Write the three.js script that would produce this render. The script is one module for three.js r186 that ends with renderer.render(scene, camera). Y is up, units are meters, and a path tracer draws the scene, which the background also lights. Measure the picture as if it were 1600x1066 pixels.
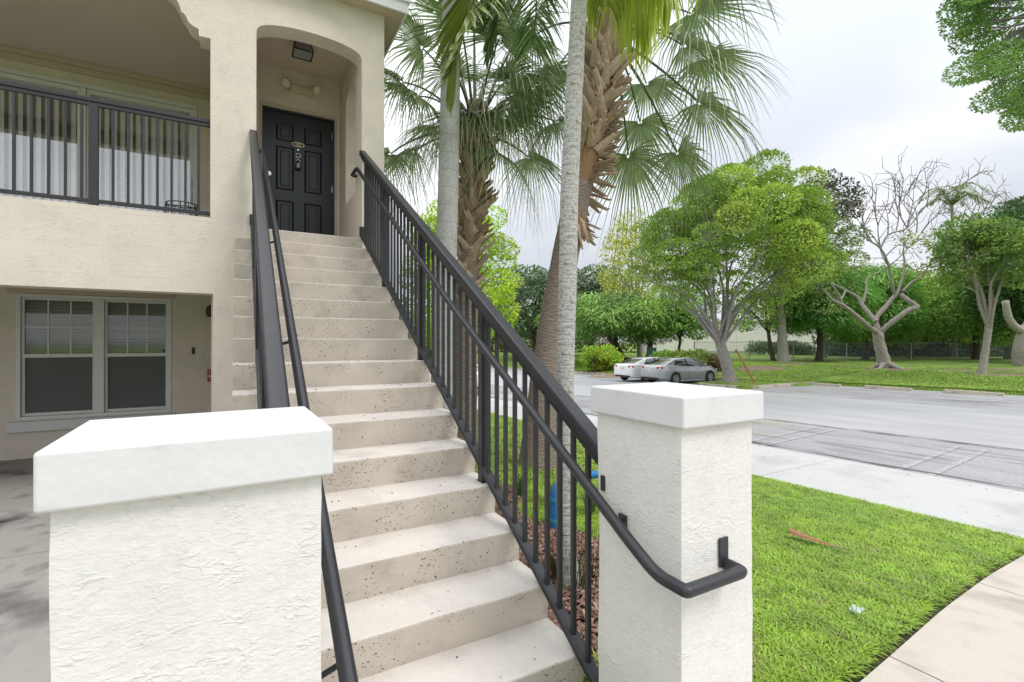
import * as THREE from 'three';
import { mergeGeometries, toCreasedNormals } from 'three/addons/utils/BufferGeometryUtils.js';
import { RoundedBoxGeometry } from 'three/addons/geometries/RoundedBoxGeometry.js';
import { FontLoader } from 'three/addons/loaders/FontLoader.js';
import { TextGeometry } from 'three/addons/geometries/TextGeometry.js';

// ---------------------------------------------------------------- camera, sky, sun, exposure
const W = 1024, H = 682;
const scene = new THREE.Scene();
const F = 763.6, TH = 0.5119, Y0 = 534.65, CAM = new THREE.Vector3(0.029, -1.274, 6.122);
const camera = new THREE.PerspectiveCamera(2 * Math.atan(533 / F) * 180 / Math.PI, W / H, 0.05, 600);
camera.position.copy(CAM);
camera.lookAt(CAM.x + Math.sin(TH), CAM.y + 0.00216, CAM.z - Math.cos(TH));
const renderer = new THREE.WebGLRenderer({ antialias: true });
renderer.setSize(W, H);
renderer.toneMapping = THREE.LinearToneMapping;
renderer.toneMappingExposure = 1.52;
renderer.shadowMap.enabled = true;
const sun = new THREE.DirectionalLight(0xfff9f2, 1.0);
sun.position.set(14, 30, 22); sun.target.position.set(2, -3, -2);
sun.castShadow = true; sun.shadow.radius = 38; sun.shadow.mapSize.set(2048, 2048);
Object.assign(sun.shadow.camera, { left: -45, right: 45, top: 45, bottom: -45, near: 1, far: 120 });
scene.add(sun, sun.target);

// ---------------------------------------------------------------- seeded random, noise
function RNG(seed) { let a = seed >>> 0; return () => { a = (a + 0x6D2B79F5) >>> 0; let t = a; t = Math.imul(t ^ (t >>> 15), t | 1); t ^= t + Math.imul(t ^ (t >>> 7), t | 61); return ((t ^ (t >>> 14)) >>> 0) / 4294967296; }; }
const NT = (() => { const r = RNG(77), a = new Float32Array(65536); for (let i = 0; i < 65536; i++) a[i] = r(); return a; })();
const GX = new Float32Array(256), GZ = new Float32Array(256); for (let i = 0; i < 256; i++) { GX[i] = Math.cos(i / 256 * 6.2832); GZ[i] = Math.sin(i / 256 * 6.2832); }
const hash2 = (x, y, s) => NT[((x * 73 + y * 179 + s * 37) ^ (x * 13 + y * 5 * 31)) & 65535];
function vnoise(x, y, px, py, s = 0) {                                  // tileable gradient noise 0..1, period px, py
  const xi = Math.floor(x), yi = Math.floor(y), fx = x - xi, fy = y - yi, u = fx * fx * (3 - 2 * fx), w = fy * fy * (3 - 2 * fy);
  const x0 = ((xi % px) + px) % px, x1 = (x0 + 1) % px, y0 = ((yi % py) + py) % py, y1 = (y0 + 1) % py;
  const g = (ix, iy, dx, dy) => { const k = (hash2(ix, iy, s) * 256) & 255; return GX[k] * dx + GZ[k] * dy; };
  const a = g(x0, y0, fx, fy), b = g(x1, y0, fx - 1, fy), c = g(x0, y1, fx, fy - 1), d = g(x1, y1, fx - 1, fy - 1);
  const v = 0.5 + 0.85 * (a + (b - a) * u + (c - a + (a - b - c + d) * u) * w); return v < 0 ? 0 : v > 1 ? 1 : v;
}
function fbm(u, v, px, py, oct, s = 0) { let t = 0, a = 0.5, n = 0; for (let o = 0; o < oct; o++) { t += a * vnoise(u * px, v * py, px, py, s + o * 11); n += a; a *= 0.5; px *= 2; py *= 2; } return t / n; }
const sstep = (a, b, x) => { const t = Math.min(1, Math.max(0, (x - a) / (b - a))); return t * t * (3 - 2 * t); };
const mix = (a, b, t) => a + (b - a) * t;
const l2s = (c) => { c = Math.min(1, Math.max(0, c)); return 255 * (c <= 0.0031308 ? 12.92 * c : 1.055 * Math.pow(c, 1 / 2.4) - 0.055); };
function tex(size, metres, fn, srgb = true, sy = size) {                  // fn(u, v) -> linear [r, g, b] or a grey height
  const d = new Uint8Array(size * sy * 4);
  for (let j = 0; j < sy; j++) for (let i = 0; i < size; i++) {
    const c = fn(i / size, j / sy, i, j), k = (j * size + i) * 4;
    if (srgb) { d[k] = l2s(c[0]); d[k + 1] = l2s(c[1]); d[k + 2] = l2s(c[2]); } else d[k] = d[k + 1] = d[k + 2] = 255 * Math.min(1, Math.max(0, c));
    d[k + 3] = 255;
  }
  const t = new THREE.DataTexture(d, size, sy, THREE.RGBAFormat);
  t.wrapS = t.wrapT = THREE.RepeatWrapping; t.magFilter = THREE.LinearFilter; t.minFilter = THREE.LinearMipmapLinearFilter; t.generateMipmaps = true;
  if (srgb) t.colorSpace = THREE.SRGBColorSpace;
  const m = Array.isArray(metres) ? metres : [metres, metres];
  t.repeat.set(1 / m[0], 1 / m[1]); t.needsUpdate = true; return t;
}
function dots(size, n, r0, r1, seed, dens) {                             // mask of small round pits
  const a = new Float32Array(size * size), r = RNG(seed);
  for (let k = 0; k < n; k++) {
    const x = r() * size, y = r() * size; const q = r();
    if (dens && r() > dens(x / size, y / size)) continue;
    const R = r0 + (r1 - r0) * q * q * q, st = 0.4 + r() * 0.6;
    for (let j = Math.floor(y - R - 1); j <= y + R + 1; j++) for (let i = Math.floor(x - R - 1); i <= x + R + 1; i++) {
      const dd = Math.hypot(i - x, (j - y) * (0.8 + 0.5 * q)), w = Math.min(1, Math.max(0, R + 0.5 - dd)) * st; const id = ((j + size) % size) * size + ((i + size) % size);
      if (w > a[id]) a[id] = w;
    }
  }
  return a;
}
// overcast sky: brighter overhead, soft grey cloud bellies, the same all the way round
{
  const w = 768, h = 384, d = new Float32Array(w * h * 4);
  for (let j = 0; j < h; j++) for (let i = 0; i < w; i++) {
    const el = ((j + 0.5) / h - 0.5) * Math.PI, u = i / w, s = Math.max(0, Math.sin(el));
    const az = u * Math.PI * 2, k = 1 / (0.25 + s), X = Math.cos(az) * Math.cos(el) * k, Y = Math.sin(az) * Math.cos(el) * k;
    const n = fbm((X * 0.09 + 0.513) % 1 + 1, (Y * 0.09 + 0.27) % 1 + 1, 9, 9, 6, 5), n2 = fbm(u, j / h, 7, 4, 5, 9);
    const c = sstep(0.36, 0.60, n * 0.55 + n2 * 0.45);
    let b = (0.60 + 0.36 * s + 0.60 * s * s) * mix(0.76, 1.06, c);
    if (el < 0) b *= 0.5;
    const g = 1 - c, q = (j * w + i) * 4;
    d[q] = b * (0.985 - 0.085 * g); d[q + 1] = b * (1.0 - 0.045 * g); d[q + 2] = b * 1.045; d[q + 3] = 1;
  }
  const t = new THREE.DataTexture(d, w, h, THREE.RGBAFormat, THREE.FloatType);
  t.mapping = THREE.EquirectangularReflectionMapping; t.magFilter = t.minFilter = THREE.LinearFilter; t.colorSpace = THREE.LinearSRGBColorSpace; t.needsUpdate = true;
  scene.background = t; scene.environment = t;
}

// ---------------------------------------------------------------- building helpers
const names = {};
function numbered(n) { names[n] = (names[n] || 0) + 1; return names[n] === 1 ? n : n + '_' + String(names[n] - 1).padStart(3, '0'); }
function sh(o) { o.castShadow = o.receiveShadow = true; return o; }
function tag(o, label, category, group, kind) { if (label) o.userData.label = label; if (category) o.userData.category = category; if (group) o.userData.group = group; if (kind) o.userData.kind = kind; return o; }
function thing(name, label, category, pos = [0, 0, 0], group) { const o = new THREE.Group(); o.name = numbered(name); o.position.set(...pos); scene.add(o); return tag(o, label, category, group); }
function structure(name) { const o = new THREE.Group(); o.name = numbered(name); o.userData.kind = 'structure'; scene.add(o); return o; }
function part(parent, name, geo, m) { const o = sh(new THREE.Mesh(geo, m)); o.name = name; parent.add(o); return o; }
// world-space geometry into a thing's own frame (things here are only moved, never turned, before their parts are added)
function wpart(root, parent, name, geo, m) { geo.translate(-root.position.x, -root.position.y, -root.position.z); return part(parent, name, geo, m); }
function top(name, geo, m, label, category, group) { const o = sh(new THREE.Mesh(geo, m)); o.name = numbered(name); scene.add(o); return tag(o, label, category, group); }
function boxUV(g, off = 0) {                                           // uv in metres by the way each face points
  if (g.index) g = g.toNonIndexed();
  const p = g.attributes.position, uv = new Float32Array(p.count * 2), a = new THREE.Vector3(), b = new THREE.Vector3(), c = new THREE.Vector3();
  for (let i = 0; i < p.count; i += 3) {
    a.fromBufferAttribute(p, i); b.fromBufferAttribute(p, i + 1); c.fromBufferAttribute(p, i + 2);
    const n = b.clone().sub(a).cross(c.clone().sub(a)), ax = Math.abs(n.x), ay = Math.abs(n.y), az = Math.abs(n.z);
    [a, b, c].forEach((v, k) => { const q = (i + k) * 2; if (ay >= ax && ay >= az) { uv[q] = v.x + off; uv[q + 1] = v.z; } else if (ax > az) { uv[q] = v.z + off; uv[q + 1] = v.y; } else { uv[q] = v.x + off; uv[q + 1] = v.y + off; } });
  }
  g.setAttribute('uv', new THREE.BufferAttribute(uv, 2)); return g;
}
function box(x0, x1, y0, y1, z0, z1, bevel = 0) {
  const g = bevel ? new RoundedBoxGeometry(x1 - x0, y1 - y0, z1 - z0, 2, bevel) : new THREE.BoxGeometry(x1 - x0, y1 - y0, z1 - z0);
  g.translate((x0 + x1) / 2, (y0 + y1) / 2, (z0 + z1) / 2); return boxUV(g);
}
const V = (x, y, z) => new THREE.Vector3(x, y, z);
function polyPath(pts) { const p = new THREE.CurvePath(); for (let i = 0; i < pts.length - 1; i++) p.add(new THREE.LineCurve3(pts[i], pts[i + 1])); return p; }
// a swept tube with its own radius at each point; uv: metres round and along
function limb(pts, rad, seg = 8, wob = 0, seed = 1, capEnd = true) {
  const r = RNG(seed), N = pts.length, P = [], U = [], I = []; let nrm = null, len = 0;
  for (let i = 0; i < N; i++) {
    const t = pts[Math.min(N - 1, i + 1)].clone().sub(pts[Math.max(0, i - 1)]).normalize();
    if (!nrm) { nrm = Math.abs(t.y) > 0.9 ? V(1, 0, 0) : V(0, 1, 0); }
    nrm = nrm.clone().sub(t.clone().multiplyScalar(nrm.dot(t))).normalize();
    const bi = t.clone().cross(nrm);
    if (i) len += pts[i].distanceTo(pts[i - 1]);
    for (let k = 0; k <= seg; k++) {
      const a = k / seg * Math.PI * 2, kk = k % seg, R = rad[i] * (1 + wob * (NT[(seed * 911 + i * 57 + kk * 131) & 65535] - 0.5));
      P.push(pts[i].x + (nrm.x * Math.cos(a) + bi.x * Math.sin(a)) * R, pts[i].y + (nrm.y * Math.cos(a) + bi.y * Math.sin(a)) * R, pts[i].z + (nrm.z * Math.cos(a) + bi.z * Math.sin(a)) * R);
      U.push(k / seg * Math.max(0.3, Math.round(rad[0] * 6.28 / 0.3) * 0.3), len);
    }
  }
  const s1 = seg + 1;
  for (let i = 0; i < N - 1; i++) for (let k = 0; k < seg; k++) { const a = i * s1 + k, b = a + 1, c = a + s1, d = c + 1; I.push(a, b, c, b, d, c); }
  if (capEnd) { const l = (N - 1) * s1; for (let k = 1; k < seg - 1; k++) I.push(l, l + k, l + k + 1); }
  const g = new THREE.BufferGeometry(); g.setAttribute('position', new THREE.Float32BufferAttribute(P, 3)); g.setAttribute('uv', new THREE.Float32BufferAttribute(U, 2)); g.setIndex(I); g.computeVertexNormals(); return g;
}
function smooth(pts, n) { return new THREE.CatmullRomCurve3(pts).getPoints(n); }
function lerpArr(a, n) { const o = []; for (let i = 0; i <= n; i++) { const t = i / n * (a.length - 1), k = Math.min(a.length - 2, Math.floor(t)); o.push(mix(a[k], a[k + 1], t - k)); } return o; }
function strip(pts) { const g = new THREE.BufferGeometry(); g.setAttribute('position', new THREE.Float32BufferAttribute(pts, 3)); return g; }
function polySlab(poly, yTop, thick, y2) {                              // ground-plan polygon [[x, z]...] as a slab; yTop a number or (x, z) => y
  const s = new THREE.Shape(poly.map(([x, z]) => new THREE.Vector2(x, -z)));
  const g = new THREE.ExtrudeGeometry(s, { depth: thick, bevelEnabled: false, curveSegments: 6 }); g.rotateX(-Math.PI / 2);
  const p = g.attributes.position; for (let i = 0; i < p.count; i++) { const f = typeof yTop === 'number' ? yTop : yTop(p.getX(i), p.getZ(i)); p.setY(i, f - thick + p.getY(i)); }
  g.computeVertexNormals(); return boxUV(g);
}
// points of the place from a sight line of the camera (used only to read off where things stand)
const FW = V(Math.sin(TH), 0, -Math.cos(TH)), RT = V(Math.cos(TH), 0, Math.sin(TH));
const at = (px, py, d) => CAM.clone().addScaledVector(FW, d).addScaledVector(RT, (px - 800) / F * d).add(V(0, -(py - Y0) / F * d, 0));

// ---------------------------------------------------------------- ground heights
const GY = -2.848, RISE = 0.178, RUN = 0.2905;
const lotY = (x, z) => -3.43 + 0.02 * (0.1908 * Math.min(x, 40) + 0.9816 * Math.max(-48, Math.min(30, z)) - 2);
const walkY = (x, z) => lotY(x, z) + 0.12;
const kerbX = (z) => z > -8.9 ? 26.9 : 25.2;
const inIsland = (x, z) => x > 21.5 && x < 27 && z < -8.95 && z > -12.2;
const inLot = (x, z) => x > 9 && x < kerbX(z) && !inIsland(x, z);
function G(x, z) {
  if (x < 1.45) return GY;
  if (x < 6.85) return mix(GY, walkY(6.85, z), (x - 1.45) / 5.4);
  if (x < 9) return walkY(x, z);
  if (inLot(x, z)) return lotY(x, z);
  const d = x - kerbX(z), b = lotY(x, z) + 0.12;
  if (d < 0) return b;
  return mix(b, -2.93, sstep(-1, 9, d)) + 0.05 * Math.sin(x * 0.9 + z * 0.5) * sstep(0, 3, d);
}
const gp = (px, depth) => { const p = at(px, Y0, depth); p.y = G(p.x, p.z); return p; };

// ---------------------------------------------------------------- materials
const rgb = (c) => new THREE.Color().setRGB(c[0], c[1], c[2]);
const M = (o) => { const { c = [1, 1, 1], r = 0.8, m = 0, ...rest } = o; return new THREE.MeshStandardMaterial({ color: rgb(c), roughness: r, metalness: m, ...rest }); };
const stuccoH = tex(1024, 0.62, (u, v) => {                             // skip-trowelled: smooth field, scattered short ridges and torn edges
  const wx = u + 0.02 * vnoise(u * 11, v * 11, 11, 11, 3), a = fbm(wx, v, 10, 22, 4, 21), b = fbm(u, v + 0.012 * vnoise(u * 8, v * 8, 8, 8, 4), 16, 34, 4, 44), f = vnoise(u * 110, v * 130, 110, 130, 8);
  const ridge = Math.max(0, 1 - Math.abs(2 * b - 1) * 6), m = sstep(0.50, 0.66, fbm(u, v, 7, 9, 3, 61));
  return 0.10 + 0.24 * sstep(0.50, 0.60, a) * (0.45 + 0.55 * m) + 0.36 * ridge * (0.35 + 0.65 * m) + 0.10 * f + 0.22 * fbm(u, v, 34, 56, 3, 91);
}, false);
const stuccoMap = (c, s) => tex(768, 2.6, (u, v) => { const n = fbm(u, v, 7, 9, 5, s) - 0.5, f = fbm(u, v, 120, 160, 3, s + 3) - 0.5, g = sstep(0.56, 0.7, fbm(u, v, 16, 9, 5, s + 40)) * sstep(0.45, 0.6, fbm(u, v, 3, 3, 3, s + 50)); const k = 1 + n * 0.18 + f * 0.14 - 0.05 * g; return [c[0] * k, c[1] * k * (1 - 0.01 * n), c[2] * k * (1 - 0.05 * n)]; });
const TAN = [0.70, 0.63, 0.55];
const mTan = M({ map: stuccoMap(TAN, 3), bumpMap: stuccoH, bumpScale: 0.0038, r: 0.88 });
const mCream = M({ map: stuccoMap([0.725, 0.715, 0.685], 5), bumpMap: stuccoH, bumpScale: 0.0033, r: 0.8 });
const smoothH = tex(512, 0.7, (u, v) => 0.7 * fbm(u, v, 4, 6, 4, 2) + 0.3 * fbm(u, v, 30, 30, 3, 5), false);
const mCap = M({ map: tex(512, 0.8, (u, v) => { const n = fbm(u, v, 5, 5, 5, 31) - 0.5, sc = sstep(0.60, 0.74, fbm(u, v, 9, 14, 5, 37)) * sstep(0.5, 0.7, fbm(u, v, 3, 3, 3, 38)), k = 0.665 + n * 0.06 - sc * 0.10; return [k, k, k * (1.012 - 0.03 * sc)]; }), bumpMap: smoothH, bumpScale: 0.004, r: 0.55 });
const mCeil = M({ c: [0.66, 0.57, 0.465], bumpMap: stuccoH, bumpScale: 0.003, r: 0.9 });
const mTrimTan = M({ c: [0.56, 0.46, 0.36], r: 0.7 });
const mFascia = M({ c: [0.78, 0.80, 0.82], r: 0.5, bumpMap: smoothH, bumpScale: 0.001 });
const mIron = M({ map: tex(256, 0.5, (u, v) => { const n = fbm(u, v, 8, 8, 4, 71) - 0.5, k = 1 + 0.25 * n; return [0.027 * k, 0.028 * k, 0.033 * k]; }), r: 0.42, m: 0.0, bumpMap: smoothH, bumpScale: 0.0012 });
const mBlack = M({ c: [0.012, 0.012, 0.013], r: 0.5 });
const mDoor = new THREE.MeshPhysicalMaterial({ color: rgb([0.009, 0.013, 0.019]), roughness: 0.34, clearcoat: 0.25, clearcoatRoughness: 0.3 });
const pits = dots(1024, 9000, 0.6, 3.9, 9, (x, y) => { const n = fbm(x, y, 7, 5, 4, 17); return 0.05 + sstep(0.46, 0.62, n) * 0.9; });
const pitsFew = dots(1024, 150, 0.9, 3.8, 12);
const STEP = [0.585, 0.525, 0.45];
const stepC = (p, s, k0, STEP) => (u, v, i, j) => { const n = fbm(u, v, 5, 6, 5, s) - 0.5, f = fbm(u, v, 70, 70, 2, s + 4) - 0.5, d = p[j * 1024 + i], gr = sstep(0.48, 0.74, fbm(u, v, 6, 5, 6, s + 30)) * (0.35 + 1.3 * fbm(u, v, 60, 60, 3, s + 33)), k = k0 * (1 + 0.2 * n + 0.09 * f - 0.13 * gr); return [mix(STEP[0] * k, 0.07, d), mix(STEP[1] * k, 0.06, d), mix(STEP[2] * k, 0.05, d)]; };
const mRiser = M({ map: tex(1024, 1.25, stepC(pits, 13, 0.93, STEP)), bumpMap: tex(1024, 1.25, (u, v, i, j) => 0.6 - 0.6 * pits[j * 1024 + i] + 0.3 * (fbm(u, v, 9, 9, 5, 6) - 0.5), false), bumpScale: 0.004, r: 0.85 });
const mTread = M({ map: tex(1024, 1.6, stepC(pitsFew, 23, 1.0, [0.635, 0.59, 0.535])), bumpMap: tex(512, 1.25, (u, v) => fbm(u, v, 20, 20, 4, 66), false), bumpScale: 0.002, r: 0.8 });  // step paint made paler than risers: dust, plus skylight put into the colour
const concrete = (c, s, m, st) => M({ map: tex(1024, m, (u, v) => { const a = fbm(u, v, 4, 4, 6, s), b = fbm(u, v, 9, 9, 5, s + 9), f = fbm(u, v, 160, 160, 2, s + 2) - 0.5; const k = 1 - st * sstep(0.5, 0.78, a) - st * 0.6 * sstep(0.55, 0.75, b) + 0.12 * f + 0.1 * (b - 0.5); return [c[0] * k, c[1] * k, c[2] * k]; }), bumpMap: tex(512, 0.6, (u, v) => fbm(u, v, 40, 40, 3, s), false), bumpScale: 0.0015, r: 0.85 });
const mPorch = concrete([0.34, 0.325, 0.30], 101, 2.4, 0.62);
const mWalk = concrete([0.53, 0.48, 0.415], 111, 2.2, 0.22);
const mSide = concrete([0.50, 0.497, 0.49], 121, 3.1, 0.14);
const mKerb = concrete([0.50, 0.45, 0.37], 131, 1.4, 0.4);
const mAsphalt = M({
  map: tex(1280, 26, (u, v) => {
    const a = fbm(u, v, 24, 5, 6, 201), b = fbm(u, v, 40, 9, 6, 211), w = fbm(u, v, 5, 3, 5, 221), f = hash2((u * 1280) | 0, (v * 1280) | 0, 3) * 0.6 - 0.3;
    let k = 0.33 + 0.15 * (a - 0.5) + 0.18 * f;
    const st = sstep(0.52, 0.74, b) * sstep(0.42, 0.62, w); k *= 1 - 0.4 * st; const m = sstep(0.6, 0.75, fbm(u, v, 14, 6, 5, 241));
    return [k * (1 + 0.05 * m), k * (1.0 + 0.02 * m), k * (1.02 - 0.18 * m)];
  }), bumpMap: tex(512, 0.7, (u, v) => fbm(u, v, 60, 60, 3, 15), false), bumpScale: 0.006, r: 0.8
});
const mLane = M({ map: tex(768, 14, (u, v) => { const a = fbm(u, v, 16, 4, 6, 301), f = fbm(u, v, 300, 300, 2, 311) - 0.5, k = 0.385 + 0.14 * (a - 0.5) + 0.1 * f; return [k, k, k * 1.015]; }), bumpMap: tex(256, 0.7, (u, v) => fbm(u, v, 40, 40, 3, 16), false), bumpScale: 0.004, r: 0.75 });
const mPaint = M({ map: tex(512, 2.3, (u, v) => { const n = fbm(u, v, 60, 60, 4, 19), k = mix(0.43, 0.31, sstep(0.42, 0.56, n)); return [k, k, k]; }), r: 0.8 });
const GRASS = [0.19, 0.31, 0.035];
const grassC = (u, v, s) => { const a = fbm(u, v, 12, 12, 6, s), f = fbm(u, v, 220, 220, 3, s + 7), d = sstep(0.56, 0.78, fbm(u, v, 9, 9, 6, s + 20)); const k = 0.45 + 0.7 * a + 0.9 * (f - 0.5); return [mix(GRASS[0] * k, 0.13 * k, d), mix(GRASS[1] * k, 0.14 * k, d * 0.8), mix(GRASS[2] * k, 0.045 * k, d)]; };
const mGrassFar = M({ map: tex(1024, 21, (u, v) => grassC(u, v, 401)), bumpMap: tex(512, 3, (u, v) => fbm(u, v, 50, 50, 3, 17), false), bumpScale: 0.08, r: 0.95 });
const mSoil = M({ map: tex(1024, 2.1, (u, v) => { const k = 0.6 + 0.9 * (fbm(u, v, 70, 70, 4, 33) - 0.3) + 0.4 * (fbm(u, v, 6, 6, 4, 34) - 0.5), g = sstep(0.4, 0.6, fbm(u, v, 12, 12, 5, 36)); return [mix(0.085, 0.05, g) * k, mix(0.055, 0.075, g) * k, mix(0.034, 0.018, g) * k]; }), bumpMap: tex(512, 0.8, (u, v) => fbm(u, v, 50, 50, 4, 35), false), bumpScale: 0.03, r: 1 });
const leafMat = (c, t = 0.35) => new THREE.MeshPhysicalMaterial({ color: rgb(c), roughness: 0.85, transmission: t, thickness: 0, vertexColors: true, side: THREE.DoubleSide, specularIntensity: 0.4 });
const mLeaf = leafMat([1, 1, 1], 0.16);
const mFrond = new THREE.MeshPhysicalMaterial({ color: rgb([1, 1, 1]), roughness: 0.45, transmission: 0.3, thickness: 0, vertexColors: true, side: THREE.DoubleSide });
const mBlade = new THREE.MeshPhysicalMaterial({ color: rgb([1, 1, 1]), roughness: 0.6, transmission: 0.2, thickness: 0, side: THREE.DoubleSide });
const mGlass = new THREE.MeshPhysicalMaterial({ color: rgb([0.99, 1, 1]), roughness: 0.02, transmission: 1, thickness: 0, ior: 2.5 });
const mGlassWin = new THREE.MeshPhysicalMaterial({ color: rgb([0.98, 1, 1]), roughness: 0.02, transmission: 1, thickness: 0, ior: 1.5 });
const mWinFrame = M({ c: [0.70, 0.70, 0.68], r: 0.5, bumpMap: smoothH, bumpScale: 0.0008 });
const mBlind = new THREE.MeshPhysicalMaterial({ color: rgb([0.92, 0.93, 0.94]), roughness: 0.5 });
const mScreen = M({ c: [0.035, 0.038, 0.042], r: 0.7 });
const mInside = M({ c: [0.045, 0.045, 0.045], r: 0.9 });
const barkTex = (c, s, pu, pv, m, lo = 0.45) => M({ map: tex(512, m, (u, v) => { const n = fbm(u, v, pu, pv, 5, s), f = fbm(u, v, 40, 40, 3, s + 5), k = mix(lo, 1.2, n) + 0.4 * (f - 0.5); return [c[0] * k, c[1] * k, c[2] * k]; }), bumpMap: tex(512, m, (u, v) => fbm(u, v, pu, pv, 5, s) * 0.8 + 0.2 * fbm(u, v, 50, 50, 2, s), false), bumpScale: 0.02, r: 0.95 });
const mRoyalBark = M({ map: tex(512, [0.9, 0.9], (u, v) => { const n = fbm(u, v, 40, 60, 4, 501), s = sstep(0.56, 0.7, n), r = sstep(0.5, 0.8, fbm(u, v, 3, 5, 4, 511)); let k = 0.43 + 0.1 * (fbm(u, v, 5, 6, 4, 521) - 0.5) - 0.2 * s - 0.05 * r; const ring = Math.abs(((v * 4 + 0.05 * fbm(u, v, 6, 3, 3, 9)) % 1) - 0.5); if (ring < 0.03) k *= 0.8; return [k, k * 1.0, k * 0.98]; }), bumpMap: tex(256, 0.5, (u, v) => fbm(u, v, 20, 30, 4, 5), false), bumpScale: 0.006, r: 0.9 });
const mSlimBark = M({ map: tex(512, [0.6, 0.6], (u, v) => { const n = fbm(u, v, 16, 26, 4, 551), s = sstep(0.50, 0.66, n), bl = sstep(0.56, 0.7, fbm(u, v, 5, 7, 5, 561)), ring = sstep(0.56, 0.70, fbm(u, v, 3, 26, 3, 571)); const k = 0.46 * (1 - 0.26 * s) * (1 - 0.42 * bl * s) * (1 - 0.28 * ring); return [k, k * 0.99, k * (0.93 - 0.05 * bl)]; }), bumpMap: tex(512, 0.6, (u, v) => fbm(u, v, 4, 40, 4, 571) * 0.7 + 0.3 * fbm(u, v, 30, 40, 3, 3), false), bumpScale: 0.01, r: 0.95 });
const mSabalBark = barkTex([0.30, 0.24, 0.20], 601, 6, 50, 0.9);
const mFibre = barkTex([0.34, 0.205, 0.115], 621, 60, 8, 0.7, 0.6);
const mBoot = barkTex([0.66, 0.51, 0.38], 641, 40, 5, 0.6, 0.55);
const mGreyBark = barkTex([0.36, 0.335, 0.31], 661, 12, 7, 1.2);
const mPaleBark = barkTex([0.38, 0.345, 0.305], 681, 9, 18, 1.3, 0.4);
const mDarkBark = barkTex([0.11, 0.085, 0.07], 691, 12, 6, 1.1);
const mTwig = M({ c: [0.20, 0.17, 0.155], r: 0.9 });
const mMulch = M({ c: [1, 1, 1], r: 0.95 });
const mChrome = M({ c: [0.75, 0.75, 0.76], r: 0.25, m: 1 });
const mTyre = M({ c: [0.02, 0.02, 0.021], r: 0.85 });

// ================================================================ THE GROUND
{ // one sheet to the horizon, below the paved sheets
  const xs = [-300, -160, -80, -40, -20, -10, -6, -2, 1.3, 1.45, 2, 2.6, 3.3, 4, 5, 6, 6.8, 6.86, 7.5, 8.98, 9.02, 12, 16, 20, 21.45, 21.55, 22, 23, 24, 25.15, 25.25, 26, 26.85, 26.96, 27.3];
  for (let x = 28; x < 50; x += 0.7) xs.push(x); xs.push(52, 58, 70, 90, 130, 200, 300);
  const zs = [-300, -160, -90, -60, -48, -40]; for (let z = -36; z < 8; z += 1) zs.push(z); zs.push(-8.9, -8.96, -12.19, -12.25, 10, 14, 20, 30, 50, 90, 160, 300); zs.sort((a, b) => a - b);
  const P = [], I = [], U = [];
  for (const z of zs) for (const x of xs) { let y = G(x, z); if (x < 6.855 && z > -9.5) y -= 0.25; else if (x >= 6.86 && x <= 8.99) y -= 0.3; else if (inLot(x, z)) y -= 0.12; P.push(x, y, z); U.push(x, z); }
  const n = xs.length; for (let j = 0; j < zs.length - 1; j++) for (let i = 0; i < n - 1; i++) { const a = j * n + i; I.push(a, a + n, a + 1, a + 1, a + n, a + n + 1); }
  const g = new THREE.BufferGeometry(); g.setAttribute('position', new THREE.Float32BufferAttribute(P, 3)); g.setAttribute('uv', new THREE.Float32BufferAttribute(U, 2)); g.setIndex(I); g.computeVertexNormals();
  const t = top('lawn', g, mGrassFar); tag(t, null, null, null, 'structure');
}
const EDGE = [[1.2, 4.98], [2.0, 4.94], [2.6, 4.88], [3.2, 4.81], [4.1, 4.70], [5.2, 4.60], [6.3, 4.54], [6.85, 4.52]];
const edgeZ = (x) => { for (let i = 0; i < EDGE.length - 1; i++) if (x <= EDGE[i + 1][0]) return mix(EDGE[i][1], EDGE[i + 1][1], (x - EDGE[i][0]) / (EDGE[i + 1][0] - EDGE[i][0])); return 4.52; };
{ // soil under the near lawn and the planting bed
  const P = [], U = [], I = [], nx = 40, nz = 60; const zs = [];
  for (let j = 0; j <= nz; j++) for (let i = 0; i <= nx; i++) { const x = 1.36 + (6.86 - 1.36) * i / nx, z0 = -9, z1 = edgeZ(x) + 0.02, z = z0 + (z1 - z0) * j / nz; P.push(x, G(x, z) - 0.03 + 0.02 * (NT[(i * 71 + j * 331) & 65535] - 0.5), z); U.push(x, z); }
  for (let j = 0; j < nz; j++) for (let i = 0; i < nx; i++) { const a = j * (nx + 1) + i; I.push(a, a + nx + 1, a + 1, a + 1, a + nx + 1, a + nx + 2); }
  const g = new THREE.BufferGeometry(); g.setAttribute('position', new THREE.Float32BufferAttribute(P, 3)); g.setAttribute('uv', new THREE.Float32BufferAttribute(U, 2)); g.setIndex(I); g.computeVertexNormals();
  tag(top('soil', g, mSoil), null, null, null, 'structure');
}
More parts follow.
